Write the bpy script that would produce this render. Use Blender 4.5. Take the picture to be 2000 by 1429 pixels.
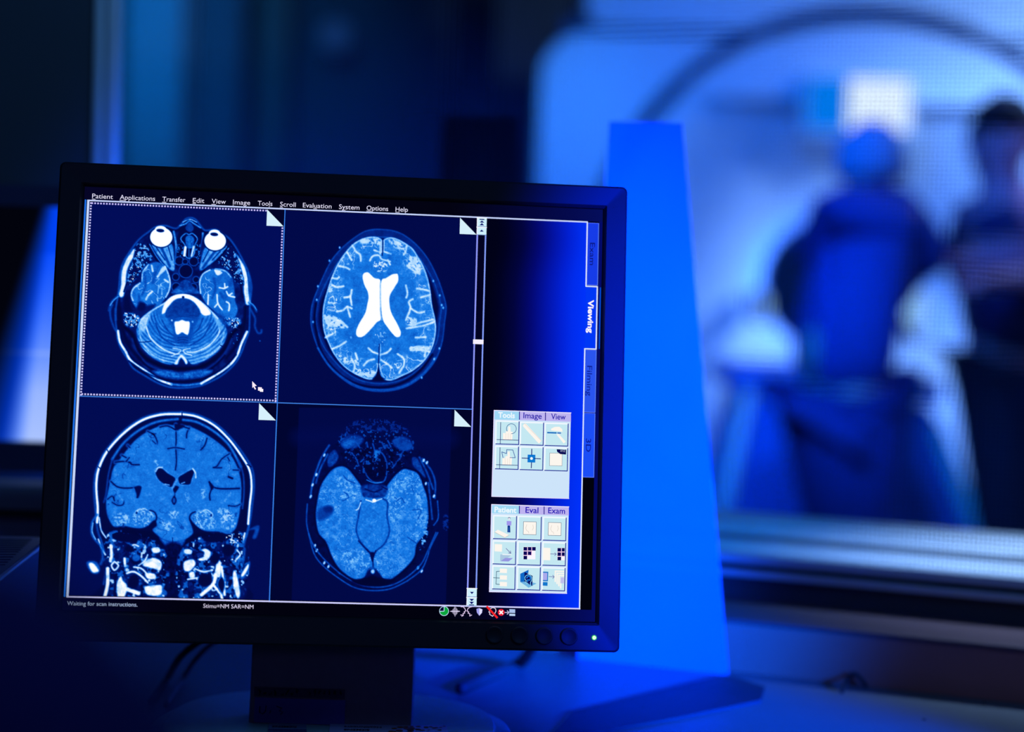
import bpy, bmesh, math, random
import numpy as np
from mathutils import Vector, Matrix

# ------------------------------------------------------------------ scene, camera, world, lights
SC = bpy.context.scene
COL = SC.collection
for o in list(bpy.data.objects):
    bpy.data.objects.remove(o, do_unlink=True)

DESK = 0.74                       # desk top height
CAM = Vector((0.0, 0.0, DESK + 0.369))
FPX = 3600.0                      # focal length in pixels of a 2000 px wide frame
PITCH, ROLL = math.radians(3.5), math.radians(1.8)
_f = Vector((0, math.cos(PITCH), -math.sin(PITCH)))
_r0 = Vector((1, 0, 0)); _u0 = Vector((0, math.sin(PITCH), math.cos(PITCH)))
RIGHT = _r0 * math.cos(ROLL) + _u0 * math.sin(ROLL)
UP = _u0 * math.cos(ROLL) - _r0 * math.sin(ROLL)
FWD = _f

cam_data = bpy.data.cameras.new('camera')
cam_data.sensor_width = 36.0
cam_data.lens = FPX / 2000.0 * 36.0
cam_data.clip_start = 0.02
cam_data.clip_end = 60
cam_data.dof.use_dof = True
cam_data.dof.focus_distance = 1.335
cam_data.dof.aperture_fstop = 2.25
cam = bpy.data.objects.new('camera', cam_data)
cam.matrix_world = Matrix(((RIGHT.x, UP.x, -FWD.x, CAM.x), (RIGHT.y, UP.y, -FWD.y, CAM.y),
                           (RIGHT.z, UP.z, -FWD.z, CAM.z), (0, 0, 0, 1)))
COL.objects.link(cam)
SC.camera = cam

SC.view_settings.view_transform = 'Standard'
SC.view_settings.look = 'None'
SC.view_settings.exposure = 0.0
SC.view_settings.gamma = 1.0
SC.view_settings.use_curve_mapping = False

world = bpy.data.worlds.new('world'); SC.world = world
world.use_nodes = True
world.node_tree.nodes['Background'].inputs[0].default_value = (0.02, 0.06, 0.35, 1)
world.node_tree.nodes['Background'].inputs[1].default_value = 0.012


def ray(px, py):
    return RIGHT * ((px - 1000) / FPX) - UP * ((py - 714.5) / FPX) + FWD

def at_y(px, py, Y):              # the point seen there, at world depth Y
    d = ray(px, py); return CAM + d * (Y / d.y)

def on_z(px, py, z):              # the point seen there on a horizontal plane
    d = ray(px, py); return CAM + d * ((z - CAM.z) / d.z)

def lamp(name, kind, loc, aim, power, color, **kw):
    l = bpy.data.lights.new(name, kind); l.energy = power; l.color = color
    for k, v in kw.items(): setattr(l, k, v)
    o = bpy.data.objects.new(name, l); COL.objects.link(o)
    o.location = loc
    o.rotation_euler = (Vector(aim) - Vector(loc)).to_track_quat('-Z', 'Y').to_euler()
    return o

# added blue spot, out of view, making the pool of blue right of the monitor
_s = lamp('blue_spot', 'SPOT', (1.25, 0.25, 1.12), at_y(1450, 930, 1.5), 1550, (0.0, 0.075, 1.0),
          spot_size=math.radians(29), spot_blend=1.0, shadow_soft_size=0.03)
_s.scale = (0.42, 1.0, 1.0)
# added narrow blue spot that tints the right edge of the monitor
_s = lamp('bezel_blue_fill', 'SPOT', (0.80, 0.15, 1.22), at_y(1300, 830, 1.33), 720, (0.0, 0.02, 1.0), spot_size=math.radians(22), spot_blend=1.0, shadow_soft_size=0.02)
_s.scale = (0.38, 1.0, 1.0)
# dim room light of the control room
lamp('control_room_light', 'AREA', (0.6, 0.3, 2.4), (0.3, 1.5, 0.7), 5.4, (0.10, 0.32, 1.0), shape='RECTANGLE', size=1.2, size_y=0.6)
# unseen spot added to brighten the left window frame
lamp('frame_fill', 'SPOT', (-0.1, 1.35, 2.3), (-0.44, 1.95, 1.25), 26, (0.12, 0.45, 1.0), spot_size=math.radians(40), spot_blend=0.8, shadow_soft_size=0.05)
# unseen light of the scanner room, and added fills aimed at single parts
lamp('scanner_room_light', 'SPOT', (2.9, 3.3, 2.3), at_y(1985, 470, 5.6), 1350, (0.22, 0.46, 1.0), spot_size=math.radians(27), spot_blend=1.0, shadow_soft_size=0.25)
lamp('left_panel_fill', 'SPOT', (-1.1, 3.6, 2.5), at_y(1080, 190, 5.6), 140, (0.06, 0.36, 0.9), spot_size=math.radians(17), spot_blend=1.0, shadow_soft_size=0.15)  # added spot to lighten the left of the scanner shell
lamp('scanner_room_fill', 'AREA', (2.0, 3.2, 2.55), (1.5, 5.6, 0.9), 10, (0.24, 0.46, 1.0), shape='RECTANGLE', size=1.4, size_y=0.8)
lamp('gantry_wash', 'AREA', (1.95, 4.95, 2.5), (1.6, 5.6, 0.9), 20, (0.26, 0.52, 1.0), shape='RECTANGLE', size=0.5, size_y=0.2)  # added from above to lift the shaded right of the gantry
lamp('pedestal_fill', 'SPOT', (0.45, 2.7, 1.7), at_y(1690, 960, 4.9), 230, (0.0, 0.20, 1.0), spot_size=math.radians(24), spot_blend=0.8, shadow_soft_size=0.15)  # added low blue spot to brighten the pedestal
lamp('bore_light', 'POINT', at_y(1682, 562, 6.6), (0.9, 0, 1), 14, (0.0, 0.14, 1.0), shadow_soft_size=0.03)
lamp('sill_blue_fill', 'SPOT', (0.42, 2.3, 2.1), (0.26, 1.86, 0.82), 60, (0.0, 0.24, 1.0), spot_size=math.radians(22), spot_blend=1.0, shadow_soft_size=0.1)  # added blue spot for the left end of the sill
lamp('front_fill', 'AREA', (-0.35, -0.35, 1.30), (-0.12, 1.35, 0.8), 0.5, (0.25, 0.25, 1.0), shape='RECTANGLE', size=0.3, size_y=0.2)  # added dim fill so the monitor neck shows
lamp('scanner_blue_fill', 'SPOT', (-0.1, 3.0, 2.5), (0.80, 5.6, 0.95), 430, (0.0, 0.15, 1.0), spot_size=math.radians(50), spot_blend=0.7, shadow_soft_size=0.3)  # added blue spot to saturate the left of the opening
lamp('scanner_wall_light', 'SPOT', (-0.9, 4.2, 2.6), (-1.50, 7.2, 1.9), 140, (0.0, 0.36, 1.0),
     spot_size=math.radians(46), spot_blend=1.0, shadow_soft_size=0.2)
lamp('sill_fill', 'SPOT', (0.80, 2.10, 2.1), (0.56, 1.76, 0.82), 150, (0.36, 0.60, 1.0), spot_size=math.radians(24), spot_blend=0.8, shadow_soft_size=0.1)  # added spot to whiten the right end of the sill

# ------------------------------------------------------------------ materials
def lin(c):                        # sRGB 0-255 to linear
    return tuple((v / 255 / 12.92) if v / 255 <= 0.04045 else ((v / 255 + 0.055) / 1.055) ** 2.4 for v in c)

MATS = {}
def mat(name, col, rough=0.5, metal=0.0, var=0.12, scale=25.0, bump=0.0, spec=0.5, coat=0.0):
    if name in MATS: return MATS[name]
    m = bpy.data.materials.new(name); m.use_nodes = True
    nt = m.node_tree; b = nt.nodes['Principled BSDF']
    tc = nt.nodes.new('ShaderNodeTexCoord'); n = nt.nodes.new('ShaderNodeTexNoise')
    n.inputs['Scale'].default_value = scale; n.inputs['Detail'].default_value = 4
    nt.links.new(tc.outputs['Object'], n.inputs['Vector'])
    mx = nt.nodes.new('ShaderNodeMix'); mx.data_type = 'RGBA'
    mx.inputs[6].default_value = tuple(c * (1 - var) for c in col) + (1,)
    mx.inputs[7].default_value = tuple(min(1, c * (1 + var)) for c in col) + (1,)
    nt.links.new(n.outputs['Fac'], mx.inputs[0]); nt.links.new(mx.outputs[2], b.inputs['Base Color'])
    b.inputs['Roughness'].default_value = rough; b.inputs['Metallic'].default_value = metal
    b.inputs['Specular IOR Level'].default_value = spec
    b.inputs['Coat Weight'].default_value = coat
    if bump:
        bp = nt.nodes.new('ShaderNodeBump'); bp.inputs['Strength'].default_value = bump
        bp.inputs['Distance'].default_value = 0.002
        nt.links.new(n.outputs['Fac'], bp.inputs['Height']); nt.links.new(bp.outputs['Normal'], b.inputs['Normal'])
    MATS[name] = m; return m

def emit_mat(name, col, strength=1.0):
    m = bpy.data.materials.new(name); m.use_nodes = True; nt = m.node_tree
    nt.nodes.remove(nt.nodes['Principled BSDF'])
    e = nt.nodes.new('ShaderNodeEmission'); e.inputs[0].default_value = tuple(col) + (1,); e.inputs[1].default_value = strength
    nt.links.new(e.outputs[0], nt.nodes['Material Output'].inputs[0]); return m

def display_mat():                 # pixels of the lit display, read from the Col attribute
    m = bpy.data.materials.new('display_pixels'); m.use_nodes = True; nt = m.node_tree
    nt.nodes.remove(nt.nodes['Principled BSDF'])
    a = nt.nodes.new('ShaderNodeAttribute'); a.attribute_name = 'Col'
    e = nt.nodes.new('ShaderNodeEmission')
    nt.links.new(a.outputs['Color'], e.inputs[0])
    nt.links.new(e.outputs[0], nt.nodes['Material Output'].inputs[0]); return m
PIX = display_mat()

M_BEZEL = mat('black_bezel_plastic', (0.036, 0.034, 0.036), 0.42, var=0.05, scale=200, spec=0.25)
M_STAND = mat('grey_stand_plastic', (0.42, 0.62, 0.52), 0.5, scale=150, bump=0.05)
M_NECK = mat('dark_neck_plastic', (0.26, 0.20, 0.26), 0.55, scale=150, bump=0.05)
M_DESK = mat('desk_laminate', (0.155, 0.155, 0.165), 0.45, var=0.08, scale=60)
M_TRUNK = mat('trunking_top', (0.15, 0.068, 0.075), 0.5, var=0.06)
M_BROWN = mat('brown_board', (0.55, 0.17, 0.13), 0.6, var=0.15, scale=12)
M_WALL = mat('dark_wall_paint', (0.05, 0.055, 0.07), 0.8, var=0.08, scale=8)
M_FRAME = mat('window_frame_metal', (0.55, 0.57, 0.6), 0.5, metal=0.0, var=0.05)
M_RUBBER = mat('black_gasket', (0.008, 0.008, 0.01), 0.7)
M_WHITE = mat('white_sill_paint', (0.8, 0.82, 0.84), 0.5, var=0.05)
M_GANTRY = mat('white_scanner_shell', (0.72, 0.75, 0.8), 0.45, var=0.05, scale=6)
M_GROOVE = mat('dark_blue_groove', (0.02, 0.05, 0.12), 0.6)
M_ROOMW = mat('scanner_room_wall', (0.22, 0.26, 0.34), 0.8, var=0.1, scale=4)
M_BLACK = mat('matt_black', (0.006, 0.006, 0.008), 0.8)
M_NAVYC = mat('navy_chair_fabric', (0.012, 0.012, 0.11), 0.95, var=0.2, scale=120, bump=0.2)

# ------------------------------------------------------------------ object helpers
def add_obj(name, me, m=None, parent=None):
    o = bpy.data.objects.new(name, me); COL.objects.link(o)
    if m is not None: me.materials.append(m)
    if parent is not None: o.parent = parent
    return o

def thing(name, label, cat, loc=(0, 0, 0), group=None):
    o = bpy.data.objects.new(name, None); COL.objects.link(o); o.location = loc
    o.empty_display_size = 0.05
    o['label'] = label; o['category'] = cat
    if group: o['group'] = group
    return o

def tag(o, label, cat, group=None):
    o['label'] = label; o['category'] = cat
    if group: o['group'] = group
    return o

def struct(o):
    o['kind'] = 'structure'; return o

class MB:
    """mesh collector in world or local coordinates"""
    def __init__(s): s.bm = bmesh.new()
    def box(s, lo, hi, M=None):
        vs = [s.bm.verts.new((x, y, z)) for z in (lo[2], hi[2]) for y in (lo[1], hi[1]) for x in (lo[0], hi[0])]
        for f in ((0, 2, 3, 1), (4, 5, 7, 6), (0, 1, 5, 4), (2, 6, 7, 3), (0, 4, 6, 2), (1, 3, 7, 5)):
            s.bm.faces.new([vs[i] for i in f])
        if M is not None:
            for v in vs: v.co = M @ v.co
        return s
    def prism(s, pts, vec):        # polygon pts extruded by vec
        a = [s.bm.verts.new(p) for p in pts]; b = [s.bm.verts.new(Vector(p) + Vector(vec)) for p in pts]
        s.bm.faces.new(a); s.bm.faces.new(b[::-1])
        n = len(a)
        for i in range(n): s.bm.faces.new((a[i], b[i], b[(i + 1) % n], a[(i + 1) % n]))
        return s
    def tube(s, pts, r, seg=12, cap=True):
        pts = [Vector(p) for p in pts]; rings = []
        rr = r if isinstance(r, (list, tuple)) else [r] * len(pts)
        ref = Vector((0, 0, 1))
        for i, p in enumerate(pts):
            t = (pts[min(i + 1, len(pts) - 1)] - pts[max(i - 1, 0)]).normalized()
            q = ref if abs(t.dot(ref)) < 0.95 else Vector((1, 0, 0))
            a = t.cross(q).normalized(); b = t.cross(a)
            rings.append([s.bm.verts.new(p + (a * math.cos(k * 2 * math.pi / seg) + b * math.sin(k * 2 * math.pi / seg)) * rr[i]) for k in range(seg)])
        for u, v in zip(rings, rings[1:]):
            for k in range(seg): s.bm.faces.new((u[k], u[(k + 1) % seg], v[(k + 1) % seg], v[k]))
        if cap: s.bm.faces.new(rings[0][::-1]); s.bm.faces.new(rings[-1])
        return s
    def revolve(s, prof, c, seg=96, ax=(0, 1, 0), e1=(1, 0, 0), e2=(0, 0, 1), closed=False):
        c, ax, e1, e2 = Vector(c), Vector(ax), Vector(e1), Vector(e2); rings = []
        for rad, h in prof:
            rings.append([s.bm.verts.new(c + ax * h + (e1 * math.cos(k * 2 * math.pi / seg) + e2 * math.sin(k * 2 * math.pi / seg)) * rad) for k in range(seg)])
        pairs = list(zip(rings, rings[1:])) + ([(rings[-1], rings[0])] if closed else [])
        for u, v in pairs:
            for k in range(seg): s.bm.faces.new((u[k], u[(k + 1) % seg], v[(k + 1) % seg], v[k]))
        return s
    def done(s, name, m, parent=None, smooth=False, bevel=0, seg=3):
        bmesh.ops.recalc_face_normals(s.bm, faces=s.bm.faces)
        if bevel:
            bmesh.ops.bevel(s.bm, geom=[e for e in s.bm.edges if e.calc_face_angle(0) > 0.6], offset=bevel, segments=seg, affect='EDGES', profile=0.5)
        me = bpy.data.meshes.new(name); s.bm.to_mesh(me); s.bm.free()
        if smooth:
            me.shade_smooth()
        o = add_obj(name, me, m, parent)
        return o

def rrect(x0, z0, x1, z1, r, y=0.0, n=8):
    pts = []
    for cx, cz, a in ((x1 - r, z1 - r, 0), (x0 + r, z1 - r, 90), (x0 + r, z0 + r, 180), (x1 - r, z0 + r, 270)):
        for k in range(n + 1):
            t = math.radians(a + 90 * k / n); pts.append(Vector((cx + r * math.cos(t), y, cz + r * math.sin(t))))
    return pts

# ------------------------------------------------------------------ the main monitor's pose (19 inch panel, 0.294 mm pixels)
S = 0.000294
_R = ((0.99504269, -0.02464928, -0.09634554), (0.03573504, 0.99271229, 0.11508831), (0.09280656, -0.11796069, 0.98867195))
_T = (-0.30586179, -0.11938774, 1.33063738)
def cw(v): return RIGHT * v[0] - UP * v[1] + FWD * v[2]
MX = cw([r[0] for r in _R]).normalized(); MY = cw([r[2] for r in _R]).normalized(); MZ = MX.cross(MY)
MO = CAM + cw(_T)
MM = Matrix(((MX.x, MY.x, MZ.x, MO.x), (MX.y, MY.y, MZ.y, MO.y), (MX.z, MY.z, MZ.z, MO.z), (0, 0, 0, 1)))
MMI = MM.inverted()

def P(px, py):                     # photo point -> display pixel
    d = ray(px, py); t = (MO - CAM).dot(MY) / d.dot(MY)
    l = MMI @ (CAM + d * t); return (l.x / S, -l.z / S)

class Display:
    """flat coloured faces on the display plane, in display pixels"""
    def __init__(s): s.v = []; s.f = []; s.c = []
    def poly(s, pts, col, lay):
        b = len(s.v); s.v += [(x * S, -lay * 6e-5, -y * S) for x, y in pts]
        s.f.append(tuple(range(b, b + len(pts)))); s.c.append(lin(col))
    def rect(s, x0, y0, x1, y1, col, lay): s.poly([(x0, y0), (x1, y0), (x1, y1), (x0, y1)], col, lay)
    def line(s, pts, w, col, lay):
        for (x0, y0), (x1, y1) in zip(pts, pts[1:]):
            L = math.hypot(x1 - x0, y1 - y0) or 1; nx, ny = -(y1 - y0) / L * w / 2, (x1 - x0) / L * w / 2
            ex, ey = (x1 - x0) / L * w * .3, (y1 - y0) / L * w * .3
            s.poly([(x0 + nx - ex, y0 + ny - ey), (x1 + nx + ex, y1 + ny + ey), (x1 - nx + ex, y1 - ny + ey), (x0 - nx - ex, y0 - ny - ey)], col, lay)
    def disc(s, x, y, r, col, lay, n=24, ry=None):
        ry = ry or r
        s.poly([(x + r * math.cos(2 * math.pi * k / n), y + ry * math.sin(2 * math.pi * k / n)) for k in range(n)], col, lay)
    def ring(s, x, y, r, w, col, lay, n=28, a0=0, a1=360):
        s.line([(x + r * math.cos(math.radians(a0 + (a1 - a0) * k / n)), y + r * math.sin(math.radians(a0 + (a1 - a0) * k / n))) for k in range(n + 1)], w, col, lay)
    def text(s, body, p0, p1, cap, col, lay, bold=0.0, under=None):
        vs, fs, w, spans = glyphs(body, bold)
        ux, uy = p1[0] - p0[0], p1[1] - p0[1]; L = math.hypot(ux, uy); ux /= L; uy /= L
        kx, ky = L / w, cap / CAPH
        b = len(s.v)
        for x, y in vs:
            X, Y = x * kx, y * ky
            s.v.append(((p0[0] + ux * X + uy * Y) * S, -lay * 6e-5, -(p0[1] + uy * X - ux * Y) * S))
        for f in fs: s.f.append(tuple(b + i for i in f)); s.c.append(lin(col))
        if under is not None:
            a, c = spans(under); yb = -cap * 0.20
            s.line([(p0[0] + ux * a * kx + uy * yb, p0[1] + uy * a * kx - ux * yb), (p0[0] + ux * c * kx + uy * yb, p0[1] + uy * c * kx - ux * yb)], max(1.2, cap * .1), col, lay)
    def done(s, name, parent):
        me = bpy.data.meshes.new(name); me.from_pydata(s.v, [], s.f)
        ca = me.color_attributes.new('Col', 'FLOAT_COLOR', 'CORNER')
        out = []
        for f, c in zip(s.f, s.c): out += [c[0], c[1], c[2], 1.0] * len(f)
        ca.data.foreach_set('color', out)
        return add_obj(name, me, PIX, parent)

def _raw(body, bold):
    cu = bpy.data.curves.new('t', 'FONT'); cu.body = body; cu.size = 1; cu.offset = bold; cu.resolution_u = 3
    ob = bpy.data.objects.new('t', cu); COL.objects.link(ob)
    dg = bpy.context.evaluated_depsgraph_get(); me = ob.evaluated_get(dg).to_mesh()
    vs = [(v.co.x, v.co.y) for v in me.vertices]; fs = [tuple(p.vertices) for p in me.polygons]
    ob.evaluated_get(dg).to_mesh_clear(); bpy.data.objects.remove(ob); bpy.data.curves.remove(cu)
    return vs, fs
CAPH = max(y for x, y in _raw('H', 0)[0])
def glyphs(body, bold):
    vs, fs = _raw(body, bold); x0 = min(v[0] for v in vs); w = max(v[0] for v in vs) - x0
    def span(i):
        a = max(v[0] for v in _raw(body[:i], bold)[0]) - x0 + 0.06 if i else 0
        return a, max(v[0] for v in _raw(body[:i + 1], bold)[0]) - x0
    return [(x - x0, y) for x, y in vs], fs, w, span

# ------------------------------------------------------------------ scan pictures: soft shapes rasterised into vertex colours
def spline(pts, closed, k=5):
    p = np.array(pts, float); n = len(p); out = []
    rng = range(n if closed else n - 1)
    for i in rng:
        if closed: a, b, c, d = p[(i - 1) % n], p[i], p[(i + 1) % n], p[(i + 2) % n]
        else: a, b, c, d = p[max(i - 1, 0)], p[i], p[i + 1], p[min(i + 2, n - 1)]
        for t in np.arange(k) / k:
            out.append(0.5 * (2 * b + (c - a) * t + (2 * a - 5 * b + 4 * c - d) * t * t + (3 * b - a - 3 * c + d) * t ** 3))
    if not closed: out.append(p[-1])
    return np.array(out)

RS = np.random.RandomState(7)
LAT = RS.rand(8, 257, 257)
def noise(X, Y, sc, k=0):
    u, v = (X / sc) % 256, (Y / sc) % 256; i, j = u.astype(int), v.astype(int); a, b = u - i, v - j
    a = a * a * (3 - 2 * a); b = b * b * (3 - 2 * b); L = LAT[k % 8]
    return (L[j, i] * (1 - a) + L[j, i + 1] * a) * (1 - b) + (L[j + 1, i] * (1 - a) + L[j + 1, i + 1] * a) * b
def fbm(X, Y, sc, k=0): return 0.55 * noise(X, Y, sc, k) + 0.3 * noise(X, Y, sc / 2, k + 1) + 0.15 * noise(X, Y, sc / 4, k + 2)

LUTX = [0, .12, .25, .4, .55, .7, .85, 1.0]
LUTC = [(1, 4, 42), (2, 14, 92), (3, 40, 140), (6, 78, 190), (22, 124, 232), (95, 178, 250), (190, 226, 255), (255, 255, 255)]

class Scan:
    def __init__(s, box, crop, zoom, n=430):
        s.box = box; s.n = n; x0, y0, x1, y1 = box
        gx = np.linspace(x0, x1, n) * S; gy = -np.linspace(y0, y1, n) * S
        GX, GZ = np.meshgrid(gx, gy); s.GX, s.GZ = GX, GZ
        W = [np.array(MO[i] + MX[i] * GX + MZ[i] * GZ - CAM[i]) for i in range(3)]
        cx = sum(W[i] * RIGHT[i] for i in range(3)); cy = -sum(W[i] * UP[i] for i in range(3)); cz = sum(W[i] * FWD[i] for i in range(3))
        s.X = (1000 + FPX * cx / cz - crop[0]) * zoom; s.Y = (714.5 + FPX * cy / cz - crop[1]) * zoom
        s.I = np.zeros_like(s.X)
    def _sel(s, p, m):
        return np.nonzero((s.X > p[:, 0].min() - m) & (s.X < p[:, 0].max() + m) & (s.Y > p[:, 1].min() - m) & (s.Y < p[:, 1].max() + m))
    def _dist(s, x, y, p, closed):
        d2 = np.full(x.shape, 1e12); ins = np.zeros(x.shape, bool)
        q = np.roll(p, -1, 0) if closed else p[1:]
        for (ax, ay), (bx, by) in zip(p if closed else p[:-1], q):
            dx, dy = bx - ax, by - ay; L = dx * dx + dy * dy + 1e-9
            t = np.clip(((x - ax) * dx + (y - ay) * dy) / L, 0, 1)
            d2 = np.minimum(d2, (x - ax - t * dx) ** 2 + (y - ay - t * dy) ** 2)
            if closed:
                c = (ay > y) != (by > y)
                ins ^= c & (x < (bx - ax) * (y - ay) / (by - ay + 1e-12) + ax)
        return np.sqrt(d2), ins
    def cover(s, pts, soft=4, sm=True):
        p = spline(pts, True) if sm else np.array(pts, float)
        ix = s._sel(p, soft * 2); d, ins = s._dist(s.X[ix], s.Y[ix], p, True)
        sd = np.where(ins, -d, d); return ix, np.clip(0.5 - sd / (2 * soft), 0, 1), sd
    def fill(s, pts, val, soft=4, sm=True, tex=0, tsc=30, k=0):
        ix, a, sd = s.cover(pts, soft, sm)
        v = val + (tex * (fbm(s.X[ix], s.Y[ix], tsc, k) - .5) if tex else 0)
        s.I[ix] = s.I[ix] * (1 - a) + v * a; return s
    def ell(s, cx, cy, rx, ry, val, soft=4, rot=0, tex=0, tsc=30):
        r = math.radians(rot)
        return s.fill([(cx + rx * math.cos(t) * math.cos(r) - ry * math.sin(t) * math.sin(r), cy + rx * math.cos(t) * math.sin(r) + ry * math.sin(t) * math.cos(r)) for t in np.linspace(0, 2 * math.pi, 13)[:-1]], val, soft, True, tex, tsc)
    def stroke(s, pts, w, val, soft=3, sm=True, closed=False, br=0, k=0):
        p = spline(pts, closed) if sm else np.array(pts, float)
        ix = s._sel(p, w + soft * 2); x, y = s.X[ix], s.Y[ix]; d, _ = s._dist(x, y, p, closed)
        a = np.clip(0.5 - (d - w / 2) / (2 * soft), 0, 1)
        if br: a = a * np.clip(1 - br + 2 * br * (fbm(x, y, 22, k + 3)), 0, 1.0)
        s.I[ix] = s.I[ix] * (1 - a) + val * a; return s
    def lines(s, segs, w, val, soft=3, br=0):
        for g in segs: s.stroke(g, w, val, soft, br=br)
        return s
    def gyri(s, pts, lo, hi, sc, amt, depth=1e9, inset=0, k=0, thin=.045):
        """winding furrows inside a shape, down to a depth below its edge"""
        ix, a, sd = s.cover(pts, 4); x, y = s.X[ix], s.Y[ix]
        wx = x + 26 * (noise(x, y, sc * .7, k + 1) - .5); wy = y + 26 * (noise(x, y, sc * .7, k + 2) - .5)
        f = fbm(wx, wy, sc, k + 3) - .5
        r = np.clip(1 - np.abs(f) / thin, 0, 1) ** 1.2
        m = a * np.clip((-sd - inset) / 8, 0, 1) * np.clip((depth + sd) / (depth * .35 if depth < 1e8 else 1), 0, 1) * np.clip((fbm(x, y, sc * 2.2, k + 5) - .38) * 6, 0, 1)
        s.I[ix] = s.I[ix] + (hi - lo) * amt * r * m; return s
    def speck(s, pts, val, dens, size, soft=3, seed=1, sm=True):
        """small bright or dark grains inside a shape"""
        ix, a, sd = s.cover(pts, 6, sm); x, y = s.X[ix], s.Y[ix]
        n = noise(x + seed * 91, y + seed * 37, size, seed) * .6 + noise(x + 31, y + seed * 57, size * .5, seed + 1) * .4
        m = a * np.clip((n - (1 - dens)) * 9, 0, 1); s.I[ix] = s.I[ix] * (1 - m) + val * m; return s
    def done(s, name, parent, lay, base=(0, 0, 0)):
        s.I = s.I * (1 + .22 * (fbm(s.X, s.Y, 26, 5) - .5) * (s.I > .14) * (s.I < .9) + .16 * (noise(s.X, s.Y, 7, 6) - .5) * (s.I > .14) * (s.I < .8))
        g = s.I.copy()
        for _ in range(3):
            for ax in (0, 1): g = (np.roll(g, 3, ax) + np.roll(g, -3, ax) + np.roll(g, 1, ax) + np.roll(g, -1, ax) + g) / 5
        s.I = s.I + .10 * np.maximum(g - s.I * .6, 0)  # bloom around bright pixels baked into the scan colours
        I = np.clip(s.I + (RS.rand(s.n, s.n) - .5) * .03 * np.clip(s.I * 4, .15, 1), 0, 1)
        lc = np.array([lin(c) for c in LUTC]); C = np.stack([np.interp(I, LUTX, lc[:, k]) for k in range(3)] + [np.ones_like(I)], -1)
        n = s.n; me = bpy.data.meshes.new(name)
        V = np.stack([s.GX, np.full_like(s.GX, -lay * 6e-5), s.GZ], -1).reshape(-1, 3)
        i = np.arange(n * n).reshape(n, n); F = np.stack([i[:-1, :-1], i[1:, :-1], i[1:, 1:], i[:-1, 1:]], -1).reshape(-1)
        me.vertices.add(n * n); me.vertices.foreach_set('co', V.ravel())
        me.loops.add(len(F)); me.loops.foreach_set('vertex_index', F.astype(np.int32))
        q = len(F) // 4; me.polygons.add(q); me.polygons.foreach_set('loop_start', np.arange(0, 4 * q, 4, dtype=np.int32))
        me.update(calc_edges=True)
        ca = me.color_attributes.new('Col', 'FLOAT_COLOR', 'POINT'); ca.data.foreach_set('color', C.reshape(-1).astype(np.float32))
        me.update(); return add_obj(name, me, PIX, parent)

def mir(pts, cx, tilt=0.0, cy=0): return [(2 * cx - x + tilt * (y - cy) * 2, y) for x, y in pts]

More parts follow.
